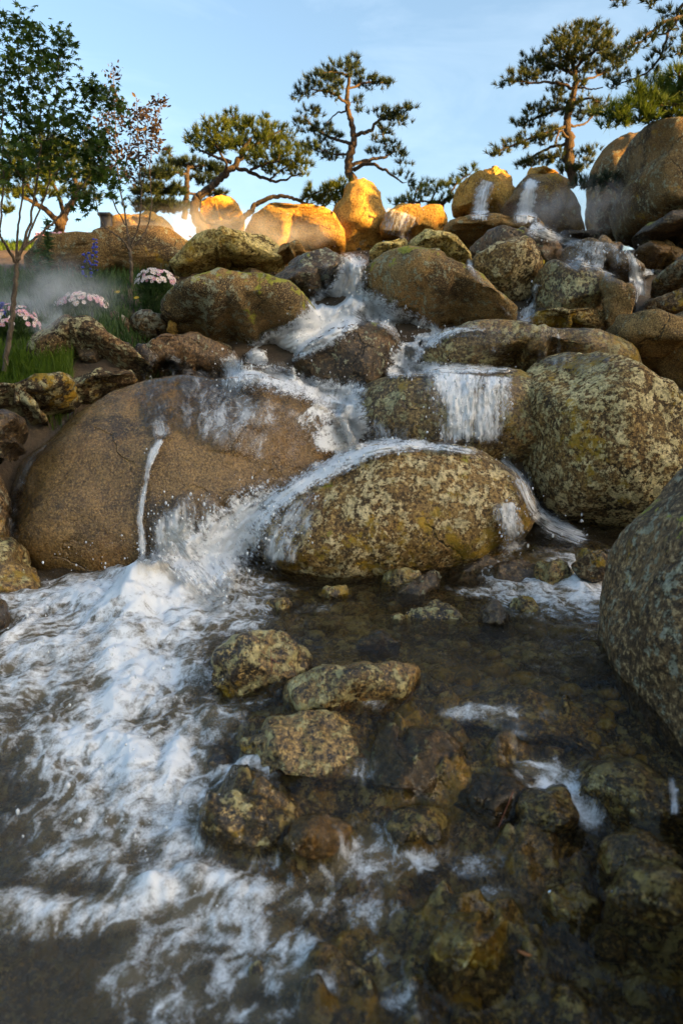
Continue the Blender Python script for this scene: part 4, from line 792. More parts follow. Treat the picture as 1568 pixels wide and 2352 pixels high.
def skeleton(Y, trunk, limbs, drift):
    """trunk and limbs in view pixels (px, py, radius px); limbs wander in depth"""
    acc = Acc(); skel = []; rads = []; px = []
    strokes = [(trunk, 0.0)] + [(l, (drift if i % 2 else -drift) * RNG.uniform(.35, 1)) for i, l in enumerate(limbs)]
    for si, (st, dr) in enumerate(strokes):
        n = max(10, int(len(st) * 9)); L = smooth_line(st, n)
        y0 = Y
        if si > 0 and skel:                      # start at the wood it leaves
            d = np.hypot(np.array(px)[:, 0] - st[0][0], np.array(px)[:, 1] - st[0][1]); y0 = skel[int(np.argmin(d))][1]
        P = np.array([at(a, b, y0 + dr * f) for (a, b, _), f in zip(L, np.linspace(0, 1, n))])
        rr = np.maximum(L[:, 2] * WOOD, .5) * Y / VF
        P += np.stack([fbm(np.stack([np.arange(n) * .25, np.full(n, si * 7 + c * 31), np.zeros(n)], 1), 3) for c in range(3)], 1) * (rr[:, None] * 1.3 + .01)
        V, F = tube(P, rr, 8, .25, si * 3.1); acc.add(V, F)
        skel += list(P); rads += list(rr); px += [(a, b) for a, b, _ in L]
    return acc, np.array(skel), np.array(rads), np.array(px)
def pad_tips(Y, pads, skel, px, dens, up=.75, depth=.8):
    T, Dv = [], []
    for pad in pads:
        x, y, rx, ry = pad[:4]; f = pad[4] if len(pad) > 4 else 1
        j = int(np.argmin(np.hypot(px[:, 0] - x, px[:, 1] - y))); yd = skel[j][1]
        c = at(x, y, yd); a, b = rx * 1.12 * yd / VF, ry * .82 * yd / VF; dd = max(a * depth, b)
        n = max(6, int(f * 1.3 * dens * (a * dd * 4 + a * b * 5)))
        u = norm(RNG.normal(size=(n, 3))) * RNG.uniform(.25, 1, (n, 1)) ** .5
        wob = 1 + .75 * fbm(u * 1.6 + x * .1, 2)[:, None]
        p = c + u * np.array((a, dd, b)) * wob; p[:, 2] -= .15 * b
        T.append(p); Dv.append(norm(u * np.array((.7, .7, .35)) + np.array((0, 0, up)) + RNG.normal(size=(n, 3)) * .25))
    return np.vstack(T), np.vstack(Dv)
def tree(name, label, Y, trunk, limbs, pads, leaf, bark, dens=60, K=24, ln=.085, wd=.009, drift=.5, cat='tree', group=None, twig=.004, up=.75, kind='needle', depth=.8):
    base = at(trunk[0][0], trunk[0][1], Y)
    acc, skel, rads, px = skeleton(Y, trunk, limbs, drift)
    tips, dirs = pad_tips(Y, pads, skel, px, dens, up, depth)
    tw = connect(skel, tips, rads, twig)
    V, F = tw.get(); acc.add(V, F)
    root = empty(name, base); tag(root, label, cat, group)
    V, F = acc.get(); mesh_obj('trunk', V - base, F, M[bark], parent=root)
    if kind == 'needle': V, F = needles(tips, dirs, K, ln, wd)
    else: V, F = leaves(tips, dirs, K, ln, kind)
    mesh_obj('crown', V - base, F, M[leaf], parent=root, smooth=False)
    return root
_a = np.radians([-90, -62, -28, -8, 18, 34, 60, 74, 90]); _r = np.array([.12, .42, .72, .36, .95, .42, .95, .45, 1.25])
_half = np.stack([_r * np.cos(_a), _r * np.sin(_a)], 1)
PALM = np.vstack([_half, (_half * (-1, 1))[-2:0:-1]])
OVAL = np.array([(0, -.8), (.35, -.35), (.42, .1), (.25, .6), (0, .95), (-.25, .6), (-.42, .1), (-.35, -.35)])
def leaves(tips, dirs, K, size, kind):
    shp = PALM if kind == 'palm' else OVAL; n = len(tips); m = len(shp)
    c = tips[:, None] + RNG.normal(size=(n, K, 3)) * size * 1.1; c = c.reshape(-1, 3); N = len(c)
    nrm = norm(np.array((0, -.25, .8)) + RNG.normal(size=(N, 3)) * .55)
    tip = RNG.normal(size=(N, 3)) + np.array((0, 0, -.6)); tip = norm(tip - nrm * np.sum(tip * nrm, 1, keepdims=True)); side = np.cross(tip, nrm)
    s = size * RNG.uniform(.6, 1.15, (N, 1, 1))
    fold = -.25 * np.abs(shp[:, 0])[None, :, None] * nrm[:, None] - .12 * (shp[:, 1] ** 2)[None, :, None] * nrm[:, None]
    rim = c[:, None] + s * (shp[None, :, 0:1] * side[:, None] + shp[None, :, 1:2] * tip[:, None] + fold)
    V = np.concatenate([c[:, None], rim], 1).reshape(-1, 3)
    k = np.arange(m); f = np.stack([np.zeros(m, int), 1 + k, 1 + (k + 1) % m], 1)
    return V, (np.arange(N)[:, None, None] * (m + 1) + f[None]).reshape(-1, 3)
PG = 'pines along the crest'
tree('pine_tree', 'tall open pine rising behind the golden standing stone', 9.9,
     [(812,425,13), (800,372,12), (812,322,9.5), (808,285,8), (797,240,7), (800,195,5), (806,150,3)],
     [[(812,310,6), (845,302,5), (872,275,4), (905,255,3), (935,245,2)], [(808,378,6), (850,366,5), (880,362,4), (900,350,2.5)], [(812,390,6), (850,376,5), (890,396,3.5), (925,420,2)],
      [(806,330,5), (765,318,4), (730,300,3), (700,272,2)], [(800,240,4), (765,215,3), (715,205,2)], [(800,205,3.5), (840,190,3), (895,188,2)], [(803,175,3), (770,165,2), (735,170,1.5)],
      [(808,350,4), (775,355,3), (740,345,2)], [(870,280,3), (880,310,2.5), (885,335,1.5)], [(797,255,3), (770,262,2), (745,290,1.5)]],
     [(806,140,28,12,1.2), (785,160,45,14), (740,178,38,15), (700,205,26,14), (680,218,14,10), (765,190,35,10), (840,170,22,10), (850,190,38,9), (893,188,18,7), (760,215,25,9),
      (712,255,28,14), (695,285,22,16), (735,292,34,14), (760,310,28,12), (735,338,32,14), (765,355,25,10), (820,228,14,10), (825,250,10,8), (880,258,28,16), (905,262,30,16), (935,245,20,9),
      (925,275,16,14), (885,292,22,16), (895,325,24,14), (862,318,14,10), (905,350,28,10), (930,372,16,8), (925,400,16,12), (860,345,20,8), (940,420,10,8), (700,325,16,12)], 'pine_blue', 'pinebark', dens=115, drift=.5, group=PG)
tree('pine_tree', 'leaning pine with a bent trunk and a long low side branch', 9.4,
     [(470,532,13), (447,490,13), (450,460,12), (482,432,11), (512,404,10), (540,380,9), (556,350,7), (575,318,4)],
     [[(540,384,6), (585,400,5), (625,416,4), (655,412,3), (690,398,2)], [(532,372,6), (495,360,4), (460,345,3), (440,325,2)], [(512,404,5), (520,380,4), (500,340,3), (480,300,2)],
      [(556,350,5), (590,330,4), (625,310,3), (645,300,2)], [(575,390,4), (605,378,3), (640,370,2)], [(560,340,4), (548,305,3), (535,265,2)], [(620,414,3), (640,395,2), (670,375,1.5)],
      [(452,492,8), (490,512,8), (545,505,8), (572,490,8), (588,470,7), (635,450,6), (672,456,5), (705,468,4), (745,482,3), (790,500,2)], [(690,460,3), (720,445,2.5), (760,430,2)]],
     [(470,308,40,22), (440,318,18,18), (500,285,35,20), (535,262,18,20,1.2), (545,290,40,22), (590,290,42,22), (600,270,18,16), (635,300,36,22), (655,325,30,18), (600,325,50,18), (555,325,40,16), (510,325,40,18),
      (480,340,35,14), (615,355,45,16), (660,360,36,16), (690,375,28,14), (640,385,38,12), (690,345,22,14), (715,330,16,12), (690,395,20,8), (590,375,25,8), (575,355,30,10),
      (735,440,38,22,1.2), (775,430,34,24,1.2), (710,455,26,14), (760,462,36,14), (800,440,16,14)], 'pine_gold', 'pinedark', dens=120, drift=.45, group=PG)
tree('pine_tree', 'distant pine with flat dark layers, seen between the sapling and the leaning pine', 14.5,
     [(424,500,9), (428,455,8), (430,410,7), (434,372,4)],
     [[(430,400,4), (390,395,3), (350,400,2)], [(430,385,4), (470,380,3), (500,385,2)], [(428,430,4), (380,432,3), (330,430,2)], [(428,445,4), (470,445,3), (520,442,2)], [(428,465,4), (380,470,3), (330,470,2)], [(432,380,3), (400,365,2), (385,345,1.5)]],
     [(375,395,40,9), (350,402,30,7), (400,375,30,9), (385,350,14,10), (430,370,25,9), (475,385,40,9), (500,392,18,6), (360,430,48,10), (330,438,28,8), (395,440,30,8), (470,412,34,8), (500,444,26,6), (360,468,55,12), (330,475,30,10), (400,478,36,9), (455,470,25,7)], 'pine_blue', 'pinedark', dens=75, ln=.14, wd=.016, drift=.7, group=PG)
tree('pine_tree', 'sunlit yellow green pine behind the maple stems', 11.5,
     [(128,555,16), (138,525,14), (150,490,11), (170,460,9), (185,420,6)],
     [[(138,520,9), (115,490,8), (85,470,6), (50,450,4)], [(165,465,7), (195,430,5), (215,400,3)], [(150,490,7), (130,440,5), (110,390,4)], [(180,430,5), (160,390,4), (150,350,2)], [(90,472,4), (60,420,3), (40,390,2)]],
     [(40,390,45,26), (90,400,45,30), (140,390,45,30), (185,390,40,28), (215,400,26,24), (70,350,45,22), (130,345,45,22), (180,350,36,20), (30,440,35,16), (90,440,40,16), (215,450,22,14), (180,440,35,14), (20,475,22,12), (110,320,40,16), (215,335,22,16), (20,340,22,18), (5,400,22,30)], 'pine_gold', 'pinebark', dens=75, ln=.12, wd=.013, drift=.7, group=PG)
tree('pine_tree', 'small pale pine sprawling beside the first summit fall', 9.9,
     [(1012,485,7), (1018,465,6), (1040,452,4.5), (1048,465,3)],
     [[(1018,465,4), (990,462,3), (950,465,2.5), (915,462,2)], [(1030,455,3), (1045,425,2.5), (1075,400,2)], [(990,462,3), (1000,440,2), (1010,420,1.5)], [(950,464,2.5), (955,440,2), (965,420,1.5)]],
     [(915,462,20,9), (945,458,26,12), (965,440,26,14), (975,418,18,12), (1010,430,26,14), (1040,420,24,12), (1070,400,24,14), (1085,385,14,8), (1020,455,22,9), (985,465,24,9), (1050,440,14,8)], 'pine_gold', 'pinedark', dens=100, ln=.09, wd=.008, drift=.3, group=PG)
tree('pine_tree', 'tall layered pine whose boughs slope down over the summit falls', 10.4,
     [(1314,425,14), (1306,345,14), (1300,285,11), (1312,240,9), (1320,190,7), (1316,140,5), (1320,85,3)],
     [[(1318,205,5), (1275,190,4), (1225,190,3), (1165,185,2)], [(1316,170,5), (1275,150,4), (1235,140,3)], [(1318,160,5), (1360,120,4), (1400,105,3)], [(1310,245,5), (1270,255,4), (1220,275,3), (1195,290,2)],
      [(1302,290,5), (1265,300,4), (1215,318,3), (1150,345,2)], [(1306,330,5), (1260,340,4), (1215,365,3), (1190,378,2)], [(1312,240,4), (1350,225,3), (1375,235,2)], [(1302,290,4), (1340,285,3), (1365,260,2)], [(1306,320,4), (1285,300,3), (1275,330,2)],
      [(1318,190,4), (1360,178,3), (1400,160,2)], [(1316,140,3.5), (1290,110,3), (1270,90,2)], [(1318,120,3), (1350,85,2.5), (1375,65,2)], [(1330,200,3), (1360,205,2), (1385,200,1.5)]],
     [(1335,58,30,14), (1300,78,34,16), (1365,68,36,18), (1340,90,50,22), (1275,98,26,14), (1395,85,22,18), (1400,115,28,20), (1360,118,45,20), (1300,112,40,18), (1240,128,40,14), (1280,140,40,18), (1225,150,30,13), (1190,172,34,14), (1165,190,20,9), (1215,178,28,11),
      (1250,165,30,11), (1320,145,50,18), (1385,150,40,14), (1420,130,22,14), (1310,190,36,11), (1280,208,26,10), (1260,238,30,13), (1285,235,22,12), (1225,252,30,12), (1200,278,28,12), (1230,285,24,9), (1250,262,20,8), (1350,235,36,15), (1375,250,22,13), (1340,262,28,12), (1300,258,24,10),
      (1255,300,34,9), (1215,312,36,9), (1175,328,32,10), (1145,346,24,9), (1130,352,10,6), (1255,322,24,7), (1345,350,22,10), (1285,360,40,14), (1240,368,36,14), (1205,375,22,12), (1330,375,30,14), (1360,345,20,9), (1400,165,26,10), (1310,388,30,12)], 'pine', 'pinebark', dens=110, drift=.55, group=PG)
tree('pine_tree', 'pine reaching in from outside with bare golden limbs above the towering boulder', 8.4,
     [(1760,330,20), (1745,200,18), (1735,60,16), (1730,-80,12)],
     [[(1738,30,10), (1640,32,8), (1560,40,6), (1510,60,4), (1470,95,3), (1430,110,2)], [(1736,-20,8), (1640,-10,6), (1570,10,5), (1535,70,4), (1515,130,3.5), (1480,170,3), (1425,190,2)], [(1735,-40,7), (1600,-30,5), (1480,-10,4), (1400,0,2)],
      [(1560,40,4), (1530,75,3), (1500,80,2)], [(1738,120,7), (1650,110,5), (1590,115,3), (1550,125,2)]],
     [(1545,28,34,12), (1580,55,26,12), (1510,62,36,11), (1480,88,30,11), (1450,108,32,12), (1430,130,20,9), (1520,110,22,12), (1500,135,20,12), (1470,168,34,9), (1430,180,26,8), (1410,195,14,7), (1560,85,20,9), (1420,2,22,5), (1560,120,20,10), (1590,110,26,14), (1500,0,30,8), (1600,20,30,16), (1680,-20,60,24), (1735,-80,60,30), (1790,-20,60,24), (1680,60,50,20), (1780,90,60,24), (1690,130,50,18)], 'pine_blue', 'pinebark', dens=95, drift=.5, group=PG)
tree('pine_tree', 'bright green bushy pine just above the towering boulder', 8.1,
     [(1680,380,18), (1650,290,14), (1600,255,10), (1555,240,7)],
     [[(1600,255,7), (1530,238,5), (1470,242,4), (1420,255,2)], [(1590,250,6), (1540,215,4), (1490,205,2.5)], [(1610,250,6), (1570,190,4), (1550,160,2.5)], [(1555,245,4), (1510,268,3), (1480,280,2)]],
     [(1400,255,30,16), (1430,240,32,18), (1460,215,34,20), (1490,230,40,20), (1500,195,36,20), (1540,190,36,22), (1545,225,40,20), (1560,160,26,20), (1580,215,36,26), (1465,262,40,14), (1420,275,30,11), (1510,262,40,14), (1550,262,30,16), (1390,280,16,8), (1600,180,30,26), (1650,170,60,50), (1640,250,50,40), (1720,200,60,60), (1720,300,60,50), (1660,340,40,40), (1780,260,60,60)], 'pine_bright', 'pinebark', dens=120, ln=.12, drift=.4, group=PG)
tree('pine_shrub', 'dwarf dark pine growing at the foot of the narrow shaded boulder', 8.9,
     [(1418,440,4), (1400,425,4), (1372,418,3)], [[(1400,425,3), (1370,412,2.5), (1330,425,2)], [(1405,425,3), (1390,405,2)]],
     [(1330,425,24,9), (1355,412,26,10), (1385,405,26,12), (1375,425,28,9), (1405,415,16,10)], 'pine_blue', 'pinedark', dens=130, ln=.09, wd=.008, drift=.2, cat='shrub')
tree('maple_tree', 'young maple with dark green leaves and several slim stems', 5.0,
     [(12,850,8.5), (20,790,8), (30,715,7.5), (37,650,7), (40,600,6.5), (52,570,4.5), (72,500,3.5), (85,420,3), (92,330,2.4), (95,230,1.6)],
     [[(38,605,5), (18,570,4), (-2,535,3.5), (-20,470,2.5)], [(52,572,4), (95,535,3.5), (135,500,3), (180,440,2.5), (215,395,2), (245,370,1.4)], [(40,600,4), (42,520,3), (55,420,2.5), (50,300,2), (45,180,1.6), (40,90,1.2)],
      [(45,590,3.5), (75,520,3), (110,430,2.5), (120,330,2), (128,230,1.5), (135,150,1.2), (150,80,.9)], [(0,535,3), (8,420,2.4), (5,300,2), (10,180,1.5), (20,100,1.2)], [(110,430,2), (150,360,1.6), (190,270,1.3), (230,228,1), (265,235,.8)], [(55,420,2), (20,360,1.5), (-10,300,1.2)], [(92,330,1.8), (140,300,1.4), (180,270,1)]],
     [(12,45,26,18), (50,62,24,20), (75,85,14,14), (30,110,45,30), (60,150,50,30), (20,190,50,36), (75,205,50,34), (110,160,26,22), (150,85,14,16), (140,112,14,22), (135,150,16,18), (95,120,18,14), (120,205,36,26), (40,260,60,36), (100,265,50,34), (150,255,26,20), (135,300,50,30), (80,320,60,34), (20,330,46,34), (180,285,26,18),
      (190,195,12,7), (215,205,14,8), (235,215,22,9), (265,235,12,9), (205,235,26,12), (165,340,50,26), (200,330,28,18), (120,365,50,22), (50,380,50,24), (0,400,30,40), (210,375,22,14), (235,395,16,10), (160,390,36,14), (200,445,14,8), (240,310,26,16), (225,345,24,16), (255,435,16,8), (190,470,18,10), (270,400,18,10)], 'maple', 'thinbark', dens=68, K=8, ln=.036, drift=.35, twig=.002, kind='palm', depth=.7)
tree('maple_sapling', 'leggy sapling with sparse reddish leaves in front of the long brown boulder', 7.0,
     [(304,662,5.5), (302,620,5), (299,575,4.5), (296,545,4)],
     [[(299,575,3), (275,545,2.6), (240,520,2), (222,470,1.5), (215,420,1)], [(297,550,3), (285,480,2.4), (272,400,1.8), (266,300,1.4), (262,210,1), (261,158,.7)], [(299,570,3), (318,520,2.4), (325,440,2), (318,340,1.5), (316,230,.8)], [(300,575,3), (335,530,2.4), (348,470,1.8), (345,380,1.4), (355,290,1.1), (372,232,.7)],
      [(290,520,2.2), (255,450,1.8), (235,380,1.4), (225,300,1), (232,250,.7)], [(275,420,1.6), (295,350,1.2), (300,280,.9), (290,230,.6)], [(325,440,1.6), (338,360,1.2), (335,300,.9)], [(218,460,1.2), (205,420,.9)]],
     [(240,265,22,18), (230,300,26,22), (262,170,6,14,1.6), (262,210,8,14), (275,270,24,22), (305,260,26,22), (300,300,30,24), (330,265,28,22), (350,250,14,14), (372,235,6,6), (345,295,24,18), (335,325,28,18), (290,340,32,20), (250,340,28,20), (270,375,30,18), (315,360,30,18), (350,330,14,14), (240,385,20,14), (290,400,26,12), (355,285,14,12), (215,340,14,16), (310,390,24,12)], 'redleaf', 'thinbark', dens=95, K=7, ln=.030, drift=.3, twig=.0018, kind='oval', depth=.7)

# ------------------------------------------------------------------ flower bed, grass, small things
def gz(x, y): return float(ground_z(np.array(float(x)), np.array(float(y))))
def drop_to(px, py, Yg):                 # nearest solid ground under a view pixel
    p = at(px, py, Yg); return np.array((p[0], p[1], gz(p[0], p[1])))
def blades(n, region, hmin, hmax, wd, lean=.35):
    B0 = []
    while len(B0) < n:
        x, y = region(); B0.append((x, y, gz(x, y) - .03))
    B0 = np.array(B0); N = len(B0); h = RNG.uniform(hmin, hmax, (N, 1)); a = RNG.uniform(0, 6.28, N)
    side = np.stack([np.cos(a), np.sin(a), np.zeros(N)], 1) * wd / 2; ld = np.stack([np.cos(a + 1.5), np.sin(a + 1.5), np.zeros(N)], 1) * lean * h
    up = np.array((0, 0, 1.)) * h
    V = np.stack([B0 - side, B0 + side, B0 + up * .6 + ld * .35 + side * .7, B0 + up * .6 + ld * .35 - side * .7, B0 + up * .92 + ld], 1).reshape(-1, 3)
    k = np.arange(N)[:, None] * 5
    return V, np.vstack([k + [[0, 1, 2]], k + [[0, 2, 3]], k + [[3, 2, 4]]])
def reg_px(x0, x1, Y0, Y1):
    def f():
        y = RNG.uniform(Y0, Y1); return ((RNG.uniform(x0, x1) - 784) / VF * y, y)
    return f
V, F = blades(7000, reg_px(-40, 400, 5.5, 7.6), .05, .19, .015)
tag(mesh_obj('grass', V, F, M['herb'], smooth=False), 'soft green grass and herbs growing in the misty flower bed', kind='stuff')
V, F = blades(1900, reg_px(-30, 178, 4.85, 5.3), .10, .26, .008)
tag(mesh_obj('grass', V, F, M['grass'], smooth=False), 'bright green grass tufts above the craggy lichen ledge', kind='stuff')
V, F = blades(5000, reg_px(-60, 470, 9.5, 14.0), .06, .16, .02)
tag(mesh_obj('grass', V, F, M['grass'], smooth=False), 'sunny grass on the slope behind the flower bed', kind='stuff')
def bank():
    y = RNG.uniform(1.6, 9.5); return (y * RNG.uniform(.60, 1.15) + RNG.uniform(.1, .5), y)
V, F = blades(9000, bank, .05, .20, .014)
tag(mesh_obj('grass', V, F, M['herb'], smooth=False), 'low grass on the bank beyond the massive dark boulder', kind='stuff')
acc = Acc(); Vi, Fi = ico(1)
for i in range(900):
    y = RNG.uniform(9.8, 14.2); x = (RNG.uniform(110, 470) - 784) / VF * y
    if fbm(np.array([[x * .5, y * .5, 3]]), 2)[0] > -.25: acc.add(Vi * (.022, .022, .014) * RNG.uniform(.7, 1.4) + (x, y, gz(x, y) + RNG.uniform(.05, .2)), Fi)
V, F = acc.get(); tag(mesh_obj('flowers', V, F, M['petal_pink'], smooth=False), 'distant pale pink flowers on the sunny slope', kind='stuff')

def petal_mesh():
    V, F = [], []; mi = []
    for k in range(9):
        a = 2 * math.pi * k / 9; b = len(V)
        for rr, off, z in ((.25, -.10, 0), (.25, .10, 0), (1, .19, .12), (1, -.19, .12)):
            V.append((rr * math.cos(a) - off * math.sin(a), rr * math.sin(a) + off * math.cos(a), z))
        F.append((b, b + 1, b + 2, b + 3)); mi.append(0)
    b = len(V)
    for k in range(8): V.append((.3 * math.cos(k * math.pi / 4), .3 * math.sin(k * math.pi / 4), .06))
    V.append((0, 0, .16))
    for k in range(8): F.append((b + k, b + (k + 1) % 8, b + 8)); mi.append(1)
    return V, F, mi
PV, PF, PMI = petal_mesh()
def daisy(label, px, py, Yd, rx, ry, n, pink):
    c = at(px, py, Yd); a = rx * Yd / VF; b = ry * Yd / VF; g = np.array((c[0], c[1], gz(c[0], c[1])))
    root = empty('daisy_plant', g); tag(root, label, 'flowers', 'daisy clumps')
    # stems and narrow leaves under the dome of flowers
    N = 420; u = norm(RNG.normal(size=(N, 3))); u[:, 2] = np.abs(u[:, 2]); r = RNG.uniform(.2, .95, (N, 1)); p = c + u * r * np.array((a, a * .8, b * 1.1)) - (0, 0, b * .55)
    p[:N // 3, 2] = RNG.uniform(g[2], max(c[2], g[2] + .1), N // 3)
    V, F = needles(p, norm(u + (0, 0, .6)), 5, .07, .012, .7)
    mesh_obj('foliage', V - g, F, M['herb'], parent=root, smooth=False)
    tops = []
    for i in range(n):
        for _ in range(30):
            q = norm(RNG.normal(size=3)); q[2] = abs(q[2]) * 1.0
            p = c + q * np.array((a, a * .75, b)) * RNG.uniform(.92, 1.08)
            if q[1] < .5 and all(np.linalg.norm(p - t) > .018 for t in tops): break
        tops.append(p)
    proto = {}
    for i, p in enumerate(tops):
        m = 'petal_pink' if RNG.uniform() < pink else 'petal'
        d = Vector(norm(p - c + np.array((0, -.06, .05))))
        if m not in proto:
            o = mesh_obj('flower', PV, PF, [M[m], M['floret']], parent=root, smooth=False); o.data.polygons.foreach_set('material_index', PMI); proto[m] = o
        else:
            o = proto[m].copy(); COL.objects.link(o); o.parent = root
        s = RNG.uniform(.014, .021); o.scale = (s, s, s); o.location = Vector(p - g); o.rotation_euler = d.to_track_quat('Z', 'Y').to_euler()
    st = Acc()
    for p in tops: st.add(*tube(np.array([(g + (p - g) * (.3, .3, .1)), g + (p - g) * (.7, .7, .5), p]), [.003, .0025, .002], 3))
    V, F = st.get(); mesh_obj('stems', V - g, F, M['herb'], parent=root)
daisy('white and pink daisy clump beside the large round boulder', 358, 652, 6.45, 42, 32, 90, .25)
daisy('wide pink tinged daisy clump in the middle of the flower bed', 188, 705, 6.1, 56, 30, 95, .45)
daisy('mauve pink daisy clump behind the maple trunk', 28, 752, 5.6, 60, 48, 80, .6)
def spire(label, px, py0, py1, Ys, mat, group, r=9, n=40, cat='flower', floral=True, name='larkspur'):
    b = at(px, py0, Ys); b[2] = gz(b[0], b[1]); t = at(px + RNG.uniform(-4, 4), py1, Ys)
    root = empty(name, b); tag(root, label, cat, group)
    V, F = tube(smooth_line([b, (b + t) / 2 + RNG.normal(size=3) * .01, t], 10), np.linspace(.006, .002, 10), 5); mesh_obj('stem', V - b, F, M['herb'], parent=root)
    if floral:
        acc = Acc(); Vi, Fi = ico(1)
        for i in range(n):
            f = RNG.uniform(.45, 1); p = b + (t - b) * f; rr = r * Ys / VF * (1.2 - f * .7); a = RNG.uniform(0, 6.28)
            acc.add(Vi * (.013, .013, .009) * RNG.uniform(.7, 1.3) + p + (math.cos(a) * rr, math.sin(a) * rr, 0), Fi)
        V, F = acc.get(); mesh_obj('blossoms', V - b, F, M[mat], parent=root, smooth=False)
    N = n * 2; f = RNG.uniform(.0, .45 if floral else .98, N); p = b + (t - b) * f[:, None]; a = RNG.uniform(0, 6.28, N)
    V, F = needles(p, np.stack([np.cos(a), np.sin(a), np.full(N, .25)], 1), 3, .09 if not floral else .07, .016, .25); mesh_obj('foliage', V - b, F, M['herb'], parent=root, smooth=False)
spire('tallest blue larkspur spire in front of the long brown boulder', 216, 650, 548, 6.7, 'blue', 'blue larkspur spires', 8, 26)
spire('blue larkspur spire with drooping florets in front of the long brown boulder', 200, 660, 580, 6.6, 'blue', 'blue larkspur spires', 12, 22)
spire('blue larkspur at the edge of the picture behind the mauve daisies', 4, 770, 695, 5.75, 'blue', 'blue larkspur spires', 12, 40)
spire('tall leafy green stalk without flowers between the maple trunk and the larkspur', 112, 720, 500, 6.3, 'herb', None, n=60, floral=False, name='leafy_stalk', cat='plant')
spire('short leafy green stalk rising behind the maple trunk', 85, 700, 570, 6.6, 'herb', None, n=40, floral=False, name='leafy_stalk', cat='plant')
def lone_flower(label, px, py, Yf):
    t = at(px, py, Yf); b = np.array((t[0], t[1], gz(t[0], t[1]))); root = empty('yellow_flower', b); tag(root, label, 'flower', 'single yellow flowers')
    V, F = tube(np.array([b, (b + t) / 2, t]), [.003, .003, .002], 4); mesh_obj('stem', V - b, F, M['herb'], parent=root)
    o = mesh_obj('blossom', PV, PF, [M['yellow'], M['floret']], parent=root, smooth=False); o.data.polygons.foreach_set('material_index', PMI); o.scale = (.022,) * 3; o.location = Vector(t - b); o.rotation_euler = (.7, 0, 0)
lone_flower('yellow flower above the grass between two daisy clumps', 270, 671, 6.5)
lone_flower('yellow flower close under the white daisy clump', 314, 684, 6.4)

def box(acc, c, s, taper=1.0, shear=0.0):
    V = np.array([(x, y, z) for z in (-.5, .5) for y in (-.5, .5) for x in (-.5, .5)]) * s; V[4:, :2] *= taper; V[:, 0] += V[:, 2] * shear
    acc.add(V + c, np.array([(0, 2, 3, 1), (4, 5, 7, 6), (0, 1, 5, 4), (2, 6, 7, 3), (0, 4, 6, 2), (1, 3, 7, 5)]))
pb = at(247, 560, 10.6); root = empty('garden_bollard', pb); tag(root, 'black garden bollard light standing before the low tan rock', 'bollard')
s1 = 10.6 / VF
a_ = Acc(); box(a_, (0, 0, 28 * s1), (22 * s1, .12, 60 * s1), .96); V, F = a_.get(); mesh_obj('post', V, F, M['post'], parent=root, smooth=False)
a_ = Acc(); box(a_, (-2 * s1, 0, 61 * s1), (27 * s1, .14, 6 * s1), 1.0); V, F = a_.get(); mesh_obj('lamp_head', V, F, M['post'], parent=root, smooth=False)
def leaf_obj(label, p, size, mat, rot):
    V = [(0, 0, 0)] + [(x * .8, y, .08 * math.cos(3 * x)) for x, y in OVAL * 1.0]; F = [(0, 1 + k, 1 + (k + 1) % 8) for k in range(8)]
    o = mesh_obj('fallen_leaf', np.array(V) * size, F, M[mat]); o.location = tuple(p); o.rotation_euler = rot
    sm = o.modifiers.new('t', 'SOLIDIFY'); sm.thickness = .002; tag(o, label, 'leaf')
def surf_at(px, py, lift=.01):
    d = Vector(ray(px, py)).normalized(); h = BVH.ray_cast(ORG, d); return np.array(h[0] - d * lift)
leaf_obj('round yellow leaf stuck beside the blocky cracked boulder', surf_at(1247, 602, .03), .045, 'yellow', (1.2, .2, 0))
leaf_obj('orange leaf drifting in the dark water near the bottom', surf_at(1205, 2190, .005), .022, 'dead_leaf', (.1, .1, 1.2))
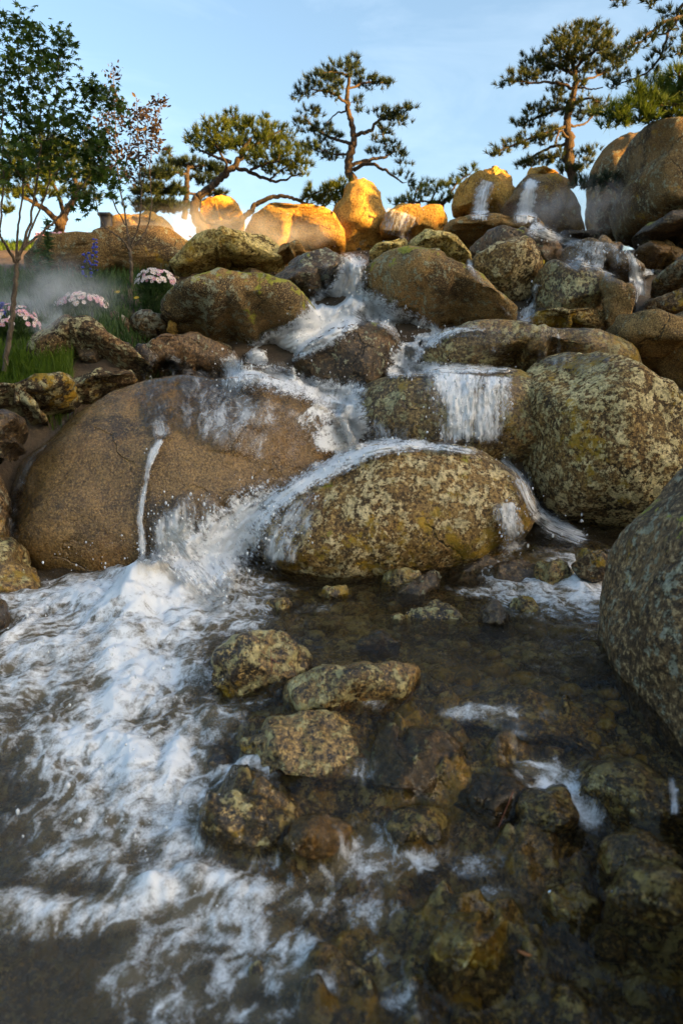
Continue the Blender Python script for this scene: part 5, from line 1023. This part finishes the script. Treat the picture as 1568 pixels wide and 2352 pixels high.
def needle_obj(label, a, b):
    P = np.array([surf_at(*(np.array(a) * (1 - t) + np.array(b) * t), .008) for t in np.linspace(0, 1, 7)]); P = (P + np.linspace(P[0], P[-1], 7)) / 2
    V, F = tube(P, [.0014] * 7, 4); o = mesh_obj('pine_needle', V, F, M['needle_red'], loc=P.mean(0)); tag(o, label, 'pine needle', 'dry pine needles on stones')
needle_obj('dry red pine needle lying on the nearly black slab stone', (1178, 1818), (1144, 1900))
needle_obj('dry red pine needle hanging in the hollow of the half dome stone', (622, 1490), (624, 1545))
needle_obj('dry red pine needle crossing the hollow of the half dome stone', (600, 1495), (640, 1525))

# ------------------------------------------------------------------ mist
def mist(label, px, py, Ym, rx, ry, dens, flat=.8, nscale=2.2):
    c = at(px, py, Ym); V, F = ico(3); a, b = rx * Ym / VF, ry * Ym / VF
    s = NT('mist'); tc = s.n('TexCoord').outputs['Object']
    v = s.vmath('DIVIDE', tc, (a, a * flat, b)); ln = s.n('VectorMath', operation='LENGTH'); s.t.links.new(v, ln.inputs[0])
    fall = s.step(ln.outputs['Value'], 1.0, .15)
    nz = s.step(s.noise(tc, nscale / max(a, .15), 4, .6), .40, .72)
    p = s.n('VolumePrincipled'); p.inputs['Color'].default_value = (.95, .96, 1, 1); p.inputs['Anisotropy'].default_value = 0
    s.set(p.inputs['Density'], s.math('MULTIPLY', s.math('MULTIPLY', fall, nz), dens)); s.t.links.new(p.outputs[0], s.out.inputs[1])
    o = mesh_obj('mist', V * (a, a * flat, b), F, s.m); o.location = tuple(c)
    tag(o, label, kind='stuff')
mist('thin steam drifting over the flower bed', 110, 690, 5.9, 200, 120, 2.6)
mist('dense puff of steam beside the violet brown rock', 120, 745, 5.25, 70, 55, 6.0)
mist('steam drifting in front of the leaning pine base', 430, 530, 8.6, 260, 50, 1.2)
mist('steam rolling off the broad golden boulder', 670, 545, 8.3, 110, 34, 1.6)
mist('warm steam drifting along the ridge in front of the golden boulders', 600, 535, 8.2, 230, 42, 0.55)
mist('steam around the summit falls', 1260, 480, 8.5, 130, 60, 1.5)
mist('steam rising before the narrow shaded boulder', 1380, 470, 8.0, 80, 80, 1.5)
